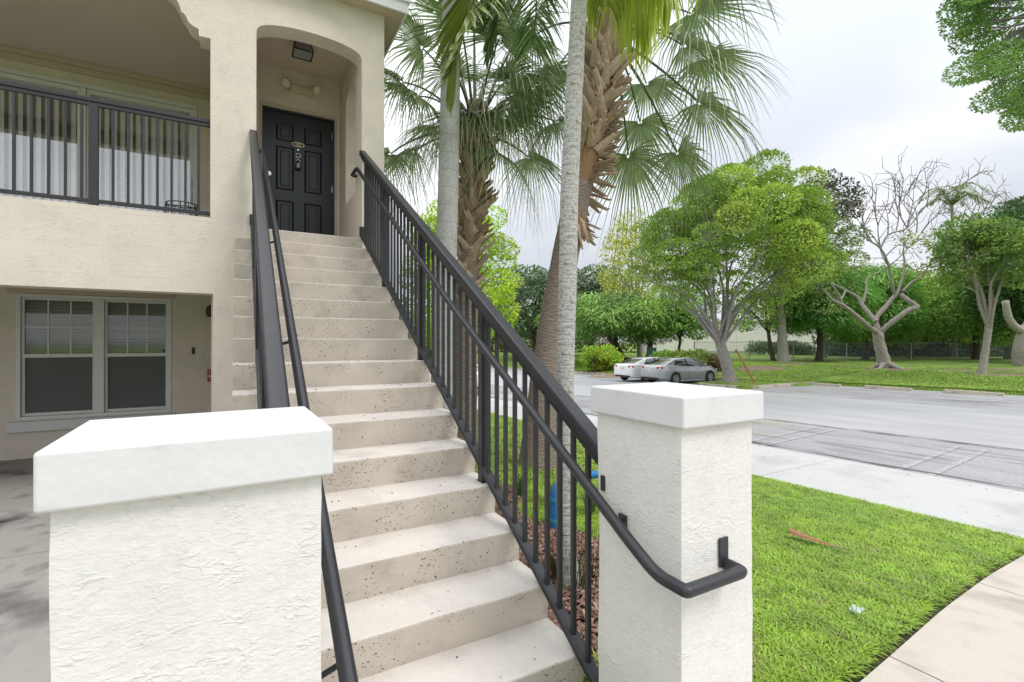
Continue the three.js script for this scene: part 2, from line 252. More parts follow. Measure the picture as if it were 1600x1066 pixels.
{ // parking lot
  const lot = structure('parking_lot');
  const grid = (x0, x1, z0, z1, nx, nz, up, m, name, par) => { const g = new THREE.PlaneGeometry(x1 - x0, z1 - z0, nx, nz); g.rotateX(-Math.PI / 2); g.translate((x0 + x1) / 2, 0, (z0 + z1) / 2); const p = g.attributes.position, uv = g.attributes.uv; for (let i = 0; i < p.count; i++) { p.setY(i, lotY(p.getX(i), p.getZ(i)) + up); uv.setXY(i, p.getX(i), p.getZ(i)); } g.computeVertexNormals(); return part(par || lot, name, g, m); };
  grid(9, 25.2, -90, 60, 4, 60, 0, mAsphalt, 'asphalt'); grid(25.2, 26.92, -8.9, 60, 1, 30, 0, mAsphalt, 'asphalt');
  grid(13.15, 20.6, -90, 60, 4, 60, 0.004, mLane, 'driving_lane');
  const stain = (x0, x1, z0, z1, c, seed, thr, name, px, py, up) => { const m = M({ c, r: 0.55 }); m.alphaMap = tex(512, [x1 - x0, 9], (u, v) => { const e = Math.min(1, 5 * Math.min(u, 1 - u)); return sstep(thr, thr + 0.24, fbm(u, v, px, py, 6, seed) * (0.75 + 0.25 * e) + 0.12 * (fbm(u, v, 2, 3, 3, seed + 5) - 0.5)) * (name === 'oil_stain' ? 0.24 : 0.7) * e; }, false); m.transparent = true; const g = grid(x0, x1, z0, z1, 1, 60, up, m, name); const uv = g.geometry.attributes.uv; for (let i = 0; i < uv.count; i++) uv.setX(i, uv.getX(i) - x0); };
  stain(9.04, 10.1, -34, 8, [0.085, 0.085, 0.09], 811, 0.46, 'water_stain', 7, 6, 0.010); stain(10.0, 12.9, -34, 8, [0.16, 0.155, 0.14], 821, 0.48, 'oil_stain', 14, 5, 0.011); stain(21, 26, -8.5, 20, [0.13, 0.13, 0.135], 831, 0.48, 'oil_stain', 18, 4, 0.012); stain(13.0, 13.3, -34, 8, [0.12, 0.115, 0.10], 841, 0.40, 'lane_seam', 3, 12, 0.013);
  const line = (x0, z0, x1, z1, w = 0.1) => { const dx = x1 - x0, dz = z1 - z0, L = Math.hypot(dx, dz), nx = -dz / L * w / 2, nz = dx / L * w / 2; const c = [[x0 + nx, z0 + nz], [x1 + nx, z1 + nz], [x1 - nx, z1 - nz], [x0 - nx, z0 - nz]]; const P = []; for (const k of [0, 1, 2, 0, 2, 3]) P.push(c[k][0], lotY(...c[k]) + 0.008, c[k][1]); const g = strip(P); g.computeVertexNormals(); part(lot, 'parking_line', boxUV(g), mPaint); };
  for (let k = -8; k < 3; k++) { const z = 2.25 + k * 2.82; line(9.05, z, 12.8, z - 0.32); line(9.05, z + 0.43, 12.8, z + 0.1); }
  for (let k = -2; k < 4; k++) { const z = 4.6 - 2.55 * k; if (z > -8.2) line(21.5, z, 26.6, z - 0.3, 0.09); }
  for (const z of [-12.9, -15.5, -18.3, -21.2, -24]) line(20.3, z, 25, z, 0.09);
}
{ // sidewalk slabs along the lot and the curved walk in front
  const s = structure('sidewalk');
  for (let k = -14; k < 4; k++) { const z1 = 1.52 + k * 3 + 3, z0 = z1 - 3 + 0.012; part(s, 'paving_slab', polySlab([[6.86, z0], [8.9, z0], [8.9, z1], [6.86, z1]], walkY, 0.14), mSide); }
  const kb = structure('kerb'); for (let k = -14; k < 4; k++) { const z1 = 1.52 + k * 3 + 3, z0 = z1 - 3 + 0.008; part(kb, 'kerb_stone', polySlab([[8.905, z0], [9.03, z0], [9.03, z1], [8.905, z1]], (x, z) => walkY(x, z) - 0.003, 0.2), mSide); }
  const f = structure('footpath'); const J = [-2.4, -0.57, 1.26, 3.09, 4.93, 6.853];
  for (let k = 0; k < J.length - 1; k++) {
    const a = J[k] + 0.006, b = J[k + 1] - 0.006, pts = []; const E0 = (x) => x < 1.3 ? 4.98 : edgeZ(x);
    const left = k < 2; const zTop = (x) => left ? 5.08 : E0(x);
    for (let i = 0; i <= 6; i++) { const x = mix(a, b, i / 6); pts.push([x, zTop(x)]); }
    pts.push([b, 6.7], [a, 6.7]); part(f, 'paving_slab', polySlab(pts, (x, z) => G(Math.min(6.85, x), z), 0.12), mWalk);
    part(f, 'paving_slab', polySlab([[a, 6.712], [b, 6.712], [b, 10], [a, 10]], (x, z) => G(Math.min(6.85, x), z), 0.12), mWalk);
  }
  part(f, 'paving_slab', polySlab([[6.86, 4.532], [8.9, 4.532], [8.9, 10], [6.86, 10]], (x, z) => walkY(x, z) + 0.004, 0.1), mSide);
  const p = structure('porch_floor'); for (const [a, b] of [[-6, -2.95], [-2.942, -0.003]]) for (const [c, d] of [[-2.86, 1.2], [1.208, 5.07]]) part(p, 'concrete_slab', polySlab([[a, c], [b, c], [b, d], [a, d]], GY, 0.2), mPorch);
  // island kerb and far kerb
  const kerb = (poly) => { for (let i = 0; i < poly.length - 1; i++) { const [x0, z0] = poly[i], [x1, z1] = poly[i + 1], L = Math.hypot(x1 - x0, z1 - z0), nx = -(z1 - z0) / L * 0.09, nz = (x1 - x0) / L * 0.09; part(kb, 'kerb_stone', polySlab([[x0 + nx, z0 + nz], [x1 + nx, z1 + nz], [x1 - nx, z1 - nz], [x0 - nx, z0 - nz]], (x, z) => lotY(x, z) + 0.15, 0.25), mKerb); } };
  kerb([[27.2, -8.92], [25.4, -8.92]]); kerb([[25.39, -8.92], [23.6, -8.92]]); kerb([[23.59, -8.92], [22.2, -8.94], [21.6, -9.5], [21.45, -10.5], [21.6, -11.7], [22.2, -12.2], [25.2, -12.25]]);
  for (let z = -12.35; z > -60; z -= 3) kerb([[25.24, z], [25.24, z - 2.99]]);
}

// ================================================================ THE APARTMENT BUILDING
const font = await new FontLoader().loadAsync('fonts/droid/droid_serif_bold.typeface.json');
{
  const B = thing('apartment_building', 'tan stucco two storey apartment building with arched upstairs entry and balcony', 'building');
  const shapeOf = (pts) => new THREE.Shape(pts.map(([x, y]) => new THREE.Vector2(x, y)));
  const ex = (s, z0, z1) => { const g = new THREE.ExtrudeGeometry(s, { depth: z1 - z0, bevelEnabled: false, curveSegments: 24 }); g.translate(0, 0, z0); return boxUV(g); };
  // street front with the balcony opening, the entry arch and the open porch below
  const front = new THREE.Shape(); front.moveTo(-6, 0.055 - 0.805); front.lineTo(-0.2, -0.757); front.lineTo(-0.2, GY); front.lineTo(1.63, GY); front.lineTo(1.63, 2.815); front.lineTo(-6, 2.815); front.closePath();
  const bal = new THREE.Path(); bal.moveTo(-5.2, 0.055); bal.lineTo(-0.226, 0.055); bal.lineTo(-0.226, 1.972); bal.lineTo(-0.33, 1.966); bal.lineTo(-0.334, 2.04); bal.quadraticCurveTo(-0.40, 2.05, -0.43, 2.10); bal.quadraticCurveTo(-0.455, 2.17, -0.485, 2.17); bal.quadraticCurveTo(-0.52, 2.36, -0.70, 2.42); bal.lineTo(-5.2, 2.42); bal.closePath();
  const arch = new THREE.Path(); arch.moveTo(0.209, -0.6); arch.lineTo(1.356, -0.6); arch.lineTo(1.356, 2.17); for (let k = 1; k < 24; k++) { const a = k / 24 * Math.PI; arch.lineTo(0.7825 + 0.5735 * Math.cos(a), 2.17 + 0.172 * Math.pow(Math.sin(a), 0.72)); } arch.lineTo(0.209, 2.17); arch.closePath();
  front.holes.push(bal, arch); part(B, 'front_wall', ex(front, -0.25, 0), mTan);
  // wall on the stairs' far side, with the small arched side opening (built in z, y)
  const side = shapeOf([[-9, GY], [-0.252, GY], [-0.252, 2.815], [-9, 2.815]]); const so = new THREE.Path(); so.moveTo(-1.02, 0.66); so.lineTo(-0.38, 0.66); so.lineTo(-0.38, 2.0); for (let k = 1; k < 14; k++) { const a = k / 14 * Math.PI; so.lineTo(-0.70 + 0.32 * Math.cos(a), 2.0 + 0.17 * Math.sin(a)); } so.lineTo(-1.02, 2.0); so.closePath(); side.holes.push(so);
  let g = new THREE.ExtrudeGeometry(side, { depth: 0.274, bevelEnabled: false }); g.applyMatrix4(new THREE.Matrix4().set(0, 0, -1, 1.63, 0, 1, 0, 0, 1, 0, 0, 0, 0, 0, 0, 1)); part(B, 'side_wall', boxUV(g), mTan);
  part(B, 'partition_wall', box(-0.226, 0.209, GY, 2.815, -3.1, -0.252), mTan);
  // wall behind balcony and porch
  const back = shapeOf([[-6, GY], [-0.228, GY], [-0.228, 2.815], [-6, 2.815]]);
  const h1 = new THREE.Path([[-2.568, -2.335], [-0.841, -2.335], [-0.841, -0.616], [-2.568, -0.616]].map(([x, y]) => new THREE.Vector2(x, y)));
  const h2 = new THREE.Path([[-4.2, 0.03], [-0.514, 0.03], [-0.514, 2.385], [-4.2, 2.385]].map(([x, y]) => new THREE.Vector2(x, y)));
  back.holes.push(h1, h2); part(B, 'back_wall', ex(back, -3.1, -2.86), mTan);
  part(B, 'balcony_floor', box(-6, -0.228, -0.40, 0.0, -2.859, -0.252), mSide);
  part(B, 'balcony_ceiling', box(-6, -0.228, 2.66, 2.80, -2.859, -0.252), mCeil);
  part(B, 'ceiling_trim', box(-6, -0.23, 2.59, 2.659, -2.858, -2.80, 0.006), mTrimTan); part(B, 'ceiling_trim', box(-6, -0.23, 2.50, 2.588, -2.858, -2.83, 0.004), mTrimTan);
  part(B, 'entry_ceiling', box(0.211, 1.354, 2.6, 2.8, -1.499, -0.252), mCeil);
  part(B, 'end_wall', box(-6.25, -6.002, GY, 2.815, -9, 0), mTan); part(B, 'rear_wall', box(-6.25, 1.63, GY, 2.815, -9.25, -9.002), mTan);
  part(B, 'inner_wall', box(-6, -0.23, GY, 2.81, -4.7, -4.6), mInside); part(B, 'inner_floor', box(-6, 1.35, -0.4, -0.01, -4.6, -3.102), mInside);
  // entry back wall round the door
  const ew = shapeOf([[0.211, -0.3], [1.354, -0.3], [1.354, 2.6], [0.211, 2.6]]); ew.holes.push(new THREE.Path([[0.325, 0.002], [1.285, 0.002], [1.285, 2.03], [0.325, 2.03]].map(([x, y]) => new THREE.Vector2(x, y)))); part(B, 'entry_wall', ex(ew, -1.7, -1.5), mTan);
  const door = part(B, 'front_door', box(0.352, 1.258, 0.012, 2.0, -1.60, -1.555), mDoor);
  for (const [x0, x1, y0, y1] of [[0.327, 0.351, 0.004, 2.028], [1.259, 1.283, 0.004, 2.028], [0.352, 1.258, 2.001, 2.028]]) part(door, 'door_frame', box(x0, x1, y0, y1, -1.64, -1.515, 0.004), mDoor);
  for (const [x0, x1] of [[0.50, 0.735], [0.875, 1.11]]) for (const [y0, y1] of [[1.60, 1.84], [0.90, 1.52], [0.16, 0.75]]) {
    const q = []; const loop = (i) => [[x0 + i, y0 + i], [x1 - i, y0 + i], [x1 - i, y1 - i], [x0 + i, y1 - i]]; const zs = [[0, -1.554], [0.012, -1.542], [0.03, -1.560], [0.048, -1.562], [0.066, -1.546]];
    for (let k = 0; k < zs.length - 1; k++) for (let e = 0; e < 4; e++) { const a = loop(zs[k][0]), b = loop(zs[k + 1][0]), f = (e + 1) % 4; const A = [...a[e], zs[k][1]], Bq = [...a[f], zs[k][1]], C = [...b[f], zs[k + 1][1]], D = [...b[e], zs[k + 1][1]]; q.push(...A, ...Bq, ...C, ...A, ...C, ...D); }
    const l = loop(0.066), z = -1.546; q.push(...l[0], z, ...l[1], z, ...l[2], z, ...l[0], z, ...l[2], z, ...l[3], z); const gg = strip(q); gg.computeVertexNormals(); part(door, 'door_panel', boxUV(gg), mDoor);
  }
  const pl = new THREE.Shape(); pl.absellipse(0, 0, 0.085, 0.034, 0, 6.283); const ho = new THREE.Path(); ho.absellipse(0, 0, 0.073, 0.024, 0, 6.283); const rim = pl.clone(); rim.holes.push(ho);
  g = new THREE.ExtrudeGeometry(rim, { depth: 0.008, bevelEnabled: true, bevelSize: 0.002, bevelThickness: 0.002, curveSegments: 32 }); g.translate(0.79, 1.58, -1.553); const mPlate = M({ c: [0.62, 0.55, 0.40], r: 0.35, m: 0.3 }); part(door, 'number_plate', g, mPlate);
  g = new THREE.ExtrudeGeometry(pl, { depth: 0.004, bevelEnabled: false, curveSegments: 32 }); g.translate(0.79, 1.58, -1.5545); part(door, 'number_plate', g, mBlack);
  g = new TextGeometry('308', { font, size: 0.034, depth: 0.006, curveSegments: 4 }); g.computeBoundingBox(); g.translate(0.79 - g.boundingBox.max.x / 2, 1.564, -1.552); part(door, 'door_number', g, mPlate);
  g = new THREE.CylinderGeometry(0.012, 0.012, 0.012, 16); g.rotateX(Math.PI / 2); g.translate(0.79, 1.505, -1.55); part(door, 'peephole', g, mChrome);
  g = new THREE.TorusGeometry(0.03, 0.007, 8, 20); g.translate(0.79, 1.42, -1.54); part(door, 'knocker', g, mChrome);
  g = new THREE.CylinderGeometry(0.03, 0.03, 0.02, 20); g.rotateX(Math.PI / 2); g.translate(0.412, 1.10, -1.545); part(door, 'deadbolt', g, mChrome);
  g = new THREE.SphereGeometry(0.03, 16, 12); g.translate(0.412, 0.95, -1.50); part(door, 'door_knob', g, mChrome);
  for (const y of [0.25, 1.0, 1.8]) part(door, 'hinge', box(1.252, 1.266, y - 0.05, y + 0.05, -1.556, -1.545, 0.003), mChrome);
  part(B, 'door_casing', box(0.300, 0.323, 0.002, 2.075, -1.499, -1.482, 0.004), mTrimTan); part(B, 'door_casing', box(1.287, 1.312, 0.002, 2.075, -1.499, -1.482, 0.004), mTrimTan); part(B, 'door_casing', box(0.324, 1.286, 2.032, 2.075, -1.499, -1.481, 0.004), mTrimTan);
  // eaves
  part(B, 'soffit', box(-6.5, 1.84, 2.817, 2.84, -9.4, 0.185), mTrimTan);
  part(B, 'fascia', box(-6.5, 1.868, 2.80, 2.93, 0.187, 0.212, 0.003), mFascia); part(B, 'fascia', box(1.842, 1.868, 2.80, 2.93, -9.4, 0.185, 0.003), mFascia);
  part(B, 'drip_edge', box(-6.5, 1.895, 2.932, 2.965, 0.18, 0.24, 0.004), mFascia); part(B, 'drip_edge', box(1.842, 1.895, 2.932, 2.965, -9.4, 0.178, 0.004), mFascia);
  const roof = [-6.5, 2.966, 0.235, 1.89, 2.966, 0.235, -0.7, 4.6, -4.5, -6.5, 2.966, 0.235, -0.7, 4.6, -4.5, -4, 4.6, -4.5, 1.89, 2.966, 0.235, 1.89, 2.966, -9.4, -0.7, 4.6, -4.5, 1.89, 2.966, -9.4, -6.5, 2.966, -9.4, -4, 4.6, -4.5, 1.89, 2.966, -9.4, -4, 4.6, -4.5, -0.7, 4.6, -4.5, -6.5, 2.966, -9.4, -6.5, 2.966, 0.235, -4, 4.6, -4.5];
  g = strip(roof); g.computeVertexNormals(); part(B, 'roof', boxUV(g), M({ c: [0.3, 0.24, 0.19], r: 0.9 }));
  // sliding balcony door
  const S = new THREE.Group(); S.name = 'sliding_door'; B.add(S); const fz0 = -2.93, fz1 = -2.845;
  for (const [x0, x1, y0, y1] of [[-4.198, -0.516, 2.325, 2.383], [-4.198, -0.516, 0.032, 0.085], [-0.575, -0.516, 0.087, 2.323], [-4.198, -4.14, 0.087, 2.323], [-1.905, -1.845, 0.087, 2.323]]) part(S, 'door_frame', box(x0, x1, y0, y1, fz0, fz1, 0.004), mWinFrame);
  for (const [x0, x1] of [[-1.842, -0.578], [-4.137, -1.908]]) { for (const [a, b, c, d] of [[x0, x0 + 0.035, 0.09, 2.32], [x1 - 0.035, x1, 0.09, 2.32], [x0 + 0.036, x1 - 0.036, 0.09, 0.16], [x0 + 0.036, x1 - 0.036, 2.26, 2.32]]) part(S, 'sash', box(a, b, c, d, -2.915, -2.87, 0.003), mWinFrame); part(S, 'glass_pane', box(x0 + 0.036, x1 - 0.036, 0.161, 2.259, -2.894, -2.890), mGlass); }
  for (const y of [0.95, 1.18]) { g = new RoundedBoxGeometry(0.02, 0.12, 0.04, 2, 0.008); g.translate(-0.60, y, -2.85); part(S, 'pull_handle', g, mWinFrame); }
  const r = RNG(4); const slG = new THREE.BoxGeometry(0.082, 2.12, 0.004, 3, 1, 1); { const p = slG.attributes.position; for (let i = 0; i < p.count; i++) p.setZ(i, p.getZ(i) + 0.008 * (1 - Math.pow(p.getX(i) / 0.041, 2))); slG.computeVertexNormals(); }
  for (let k = 0; k < 38; k++) { const o = part(S, 'blind_slat', slG, mBlind); o.position.set(-0.625 - k * 0.0925, 1.20, -3.0); o.rotation.y = -0.72 + (r() - 0.5) * 0.09; }
  part(S, 'blind_rail', box(-4.1, -0.58, 2.268, 2.31, -3.04, -2.96, 0.004), mBlind);
  // twin window of the flat below
  const Wn = new THREE.Group(); Wn.name = 'window'; B.add(Wn);
  const y0 = -2.333, y1 = -0.618, ym = -1.462;
  for (const [a, b, c, d] of [[-2.566, -2.52, y0, y1], [-0.889, -0.843, y0, y1], [-1.745, -1.64, y0 + 0.05, y1 - 0.05], [-2.519, -0.89, y1 - 0.048, y1], [-2.519, -0.89, y0, y0 + 0.048]]) part(Wn, 'window_frame', box(a, b, c, d, -2.96, -2.848, 0.004), mWinFrame);
  part(Wn, 'window_head', box(-2.643, -0.809, -0.612, -0.525, -2.858, -2.81, 0.006), mTrimTan);
  part(Wn, 'window_sill', box(-2.645, -0.80, -2.482, -2.345, -2.858, -2.79, 0.008), M({ c: [0.66, 0.66, 0.66], r: 0.6, bumpMap: smoothH, bumpScale: 0.001 }));
  for (const [xa, xb] of [[-2.518, -1.747], [-1.638, -0.891]]) {
    for (const [a, b, c, d, z] of [[xa, xb, ym - 0.025, ym + 0.025, -2.885], [xa, xa + 0.028, ym + 0.026, y1 - 0.05, -2.89], [xb - 0.028, xb, ym + 0.026, y1 - 0.05, -2.89], [xa + 0.029, xb - 0.029, y1 - 0.078, y1 - 0.05, -2.89], [xa, xa + 0.03, y0 + 0.05, ym - 0.026, -2.90], [xb - 0.03, xb, y0 + 0.05, ym - 0.026, -2.90], [xa + 0.031, xb - 0.031, y0 + 0.05, y0 + 0.09, -2.90]]) part(Wn, 'sash', box(a, b, c, d, z - 0.03, z, 0.003), mWinFrame);
    const w = xb - xa - 0.06; for (let k = 1; k < 3; k++) part(Wn, 'muntin', box(xa + 0.03 + w * k / 3 - 0.008, xa + 0.03 + w * k / 3 + 0.008, ym + 0.026, y1 - 0.079, -2.907, -2.899), mWinFrame);
    const yc = (ym + 0.026 + y1 - 0.079) / 2; part(Wn, 'muntin', box(xa + 0.029, xb - 0.029, yc - 0.008, yc + 0.008, -2.9085, -2.8975), mWinFrame);
    part(Wn, 'glass_pane', box(xa + 0.029, xb - 0.029, ym + 0.026, y1 - 0.079, -2.915, -2.911), mGlassWin); part(Wn, 'glass_pane', box(xa + 0.031, xb - 0.031, y0 + 0.091, ym - 0.026, -2.925, -2.921), mGlassWin);
    const sc = new THREE.MeshStandardMaterial({ color: rgb([0.17, 0.175, 0.18]), roughness: 0.9, transparent: true, opacity: 0.5 }); part(Wn, 'insect_screen', box(xa + 0.031, xb - 0.031, y0 + 0.091, ym - 0.026, -2.9195, -2.9185), sc);
    const sl = []; for (let y = y0 + 0.1; y < y1 - 0.06; y += 0.024) { const b = new THREE.BoxGeometry(xb - xa - 0.03, 0.0012, 0.024); b.rotateX(1.0 + (r() - 0.5) * 0.06); b.translate((xa + xb) / 2, y + (r() - 0.5) * 0.003, -2.985); sl.push(b); } const bl = part(Wn, 'window_blind', mergeGeometries(sl), M({ c: [0.40, 0.40, 0.375], r: 0.6 })); bl.userData.kind = 'stuff';
  }
  g = new THREE.CylinderGeometry(0.022, 0.022, 0.003, 6); g.rotateX(Math.PI / 2); g.translate(-0.945, -1.40, -2.908); part(Wn, 'window_sticker', g, M({ c: [0.02, 0.07, 0.30], r: 0.5 }));
  part(B, 'doorbell', box(-0.585, -0.545, -1.46, -1.355, -2.858, -2.84, 0.006), mBlack);
}
{ // fittings that hang on the building
  const t = thing('ceiling_lantern', 'black square lantern on the entry ceiling above the dark door', 'lamp', [0.76, 2.6, -0.72]);
  part(t, 'mounting_plate', new THREE.CylinderGeometry(0.1, 0.1, 0.02, 20).translate(0, -0.011, 0), mBlack);
  const top4 = 0.085, bot4 = 0.115; for (const [sx, sz] of [[-1, -1], [1, -1], [1, 1], [-1, 1]]) part(t, 'frame_bar', limb([V(sx * top4, -0.02, sz * top4), V(sx * bot4, -0.15, sz * bot4)], [0.008, 0.008], 6), mBlack);
  const ring = (h, y) => { for (const [a, b] of [[[-1, -1], [1, -1]], [[1, -1], [1, 1]], [[1, 1], [-1, 1]], [[-1, 1], [-1, -1]]]) part(t, 'frame_bar', limb([V(a[0] * h, y, a[1] * h), V(b[0] * h, y, b[1] * h)], [0.009, 0.009], 6), mBlack); }; ring(bot4, -0.15); ring(top4, -0.025);
  const fro = new THREE.MeshPhysicalMaterial({ color: rgb([0.75, 0.78, 0.8]), roughness: 0.35, transmission: 0.8, thickness: 0 }); part(t, 'glass_pane', box(-0.105, 0.105, -0.149, -0.146, -0.105, 0.105), fro);
  for (const s of [0, 1, 2, 3]) { const g = new THREE.PlaneGeometry(0.19, 0.12); g.rotateX(-0.22); g.translate(0, -0.087, 0.097); g.rotateY(s * Math.PI / 2); part(t, 'glass_pane', g, fro); }
  const e = thing('emergency_light', 'beige twin head emergency light on the wall above the entry door', 'emergency light', [0.82, 2.36, -1.498]); const mE = M({ c: [0.62, 0.53, 0.38], r: 0.45 });
  const eb = new RoundedBoxGeometry(0.30, 0.095, 0.075, 3, 0.015); eb.translate(0, -0.03, 0.038); part(e, 'housing', eb, mE);
  for (const s of [-1, 1]) { let g = new THREE.LatheGeometry([[0.0, 0], [0.034, 0], [0.042, 0.02], [0.058, 0.075], [0.062, 0.085]].map(([x, y]) => new THREE.Vector2(x, y)), 20); g.rotateX(Math.PI / 2 + 0.55); g.rotateY(s * 0.75); g.translate(s * 0.155, 0.035, 0.06); const h = part(e, 'lamp_head', g, mE); g = new THREE.CircleGeometry(0.058, 20); g.translate(0, 0, 0.08); g.rotateX(0.55); g.rotateY(s * 0.75); g.translate(s * 0.155, 0.035, 0.06); part(h, 'lens', g, M({ c: [0.85, 0.8, 0.7], r: 0.2 })); }
  const k = thing('key_lockbox', 'small black realtor key box hanging on the dark entry door', 'lockbox', [0.79, 1.33, -1.53]); part(k, 'shackle', new THREE.TorusGeometry(0.028, 0.006, 8, 16, Math.PI).translate(0, 0, 0), mChrome);
  const kb = new RoundedBoxGeometry(0.075, 0.115, 0.04, 3, 0.01); kb.rotateZ(-0.12); kb.translate(0, -0.06, 0); part(k, 'case', kb, mBlack); const kp = new RoundedBoxGeometry(0.045, 0.07, 0.006, 2, 0.003); kp.rotateZ(-0.12); kp.translate(0, -0.06, 0.022); part(k, 'keypad', kp, M({ c: [0.25, 0.26, 0.27], r: 0.4, m: 0.5 }));
  const pb = thing('fire_pull_box', 'small red alarm box on the ground floor porch wall behind the column', 'alarm box', [-0.33, -1.8, -2.858]); part(pb, 'box', box(-0.05, 0.06, -0.09, 0.1, 0, 0.05, 0.008), M({ c: [0.34, 0.06, 0.045], r: 0.4 })); part(pb, 'pull_bar', box(-0.03, 0.04, -0.02, 0.01, 0.052, 0.065, 0.004), M({ c: [0.7, 0.7, 0.68], r: 0.4 }));
  const wl = thing('wall_lantern', 'dark round wall lamp high on the ground floor porch wall', 'lamp', [-0.33, -0.8, -2.858]); part(wl, 'wall_plate', new THREE.CylinderGeometry(0.05, 0.05, 0.02, 16).rotateX(Math.PI / 2).translate(0, 0, 0.01), mDarkBark); part(wl, 'shade', new THREE.LatheGeometry([[0.02, -0.09], [0.06, -0.08], [0.07, 0], [0.06, 0.07], [0.015, 0.1]].map(([x, y]) => new THREE.Vector2(x, y)), 18).translate(0, 0, 0.09), mDarkBark);
  // wire plant stand on the balcony
  const w = thing('plant_stand', 'low black wire plant stand standing on the balcony floor behind the railing', 'plant stand', [-0.53, 0, -0.6]); const tor = (R, y) => part(w, 'ring', new THREE.TorusGeometry(R, 0.006, 6, 40).rotateX(Math.PI / 2).translate(0, y, 0), mBlack); tor(0.15, 0.30); tor(0.155, 0.25); tor(0.12, 0.02);
  for (let i = 0; i < 12; i++) { const a = i / 12 * 6.283; part(w, 'wire', limb([V(Math.cos(a) * 0.15, 0.30, Math.sin(a) * 0.15), V(Math.cos(a) * 0.16, 0.18, Math.sin(a) * 0.16), V(Math.cos(a) * 0.12, 0.0, Math.sin(a) * 0.12)], [0.005, 0.005, 0.005], 5), mBlack); }
}

// ================================================================ STAIRS AND RAILINGS
{
  const S = thing('staircase', 'straight flight of beige painted concrete steps with dark pitting up to the door', 'stairs');
  for (let i = 0; i < 16; i++) {
    const z1 = i * RUN, z0 = i === 0 ? -1.5 : z1 - RUN * 1.6, yt = -i * RISE, yb = yt - RISE, x0 = i === 0 ? 0.211 : 0, s = new THREE.Shape(), rr = 0.013;
    s.moveTo(-z0, yb); s.lineTo(-(z1 - 0.02), yb); s.lineTo(-z1, yt - rr); s.quadraticCurveTo(-z1, yt, -(z1 - rr), yt); s.lineTo(-z0, yt); s.closePath();
    let g = new THREE.ExtrudeGeometry(s, { depth: (i === 0 ? 1.354 : 1.40) - x0, bevelEnabled: false, steps: 28, curveSegments: 4 }); g.rotateY(Math.PI / 2); g.translate(x0, 0, 0);
    { const p = g.attributes.position; for (let k = 0; k < p.count; k++) { const x = p.getX(k), y = p.getY(k), z = p.getZ(k); if (z > z1 - 0.05 && y > yb + 0.01) { const n = fbm((x * 0.37 + i * 0.173) % 1, i * 0.131, 16, 7, 3, 3) - 0.5; p.setZ(k, z + n * 0.009); p.setY(k, y - Math.max(0, n) * 0.008); } } }
    g = boxUV(g, i * 0.377); const p = g.attributes.position, order = [[], []];
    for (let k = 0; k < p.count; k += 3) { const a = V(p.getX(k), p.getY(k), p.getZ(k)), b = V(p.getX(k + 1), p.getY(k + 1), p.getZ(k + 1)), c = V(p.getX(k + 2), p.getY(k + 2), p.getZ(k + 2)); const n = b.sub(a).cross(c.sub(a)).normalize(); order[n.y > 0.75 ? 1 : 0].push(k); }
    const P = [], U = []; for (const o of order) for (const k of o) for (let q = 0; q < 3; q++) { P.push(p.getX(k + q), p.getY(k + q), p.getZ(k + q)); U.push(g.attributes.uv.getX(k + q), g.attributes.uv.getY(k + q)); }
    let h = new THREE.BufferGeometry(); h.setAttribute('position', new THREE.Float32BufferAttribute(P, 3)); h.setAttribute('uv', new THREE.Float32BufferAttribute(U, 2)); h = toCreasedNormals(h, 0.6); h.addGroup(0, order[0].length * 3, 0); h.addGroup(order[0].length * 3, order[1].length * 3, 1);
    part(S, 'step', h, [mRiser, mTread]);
  }
  const s = new THREE.Shape([[0.05, -RISE - 0.0], [-(14.4 * RUN), -15.4 * RISE - 0.02], [-(14.4 * RUN), GY], [0.05, GY]].map(([x, y]) => new THREE.Vector2(x, y - 0.05 * (y > GY + 0.01 ? 1 : 0)))); let g = new THREE.ExtrudeGeometry(s, { depth: 1.39, bevelEnabled: false }); g.rotateY(Math.PI / 2); g.translate(0.005, 0, 0); part(S, 'stair_wall', boxUV(g), mTan);
  // crumbs on the treads
  const r = RNG(8), cr = []; for (let k = 0; k < 46; k++) { const i = 8 + Math.floor(r() * 8), z = i * RUN - 0.02 - r() * 0.25, d = new THREE.TetrahedronGeometry(0.003 + 0.004 * r()); d.translate(0.2 + r() * 1.15, -i * RISE + 0.002, z); cr.push(d); }
  tag(top('crumbs', mergeGeometries(cr), mDarkBark), 'dark crumbs of dirt lying on the treads', 'crumbs', null, 'stuff');
}
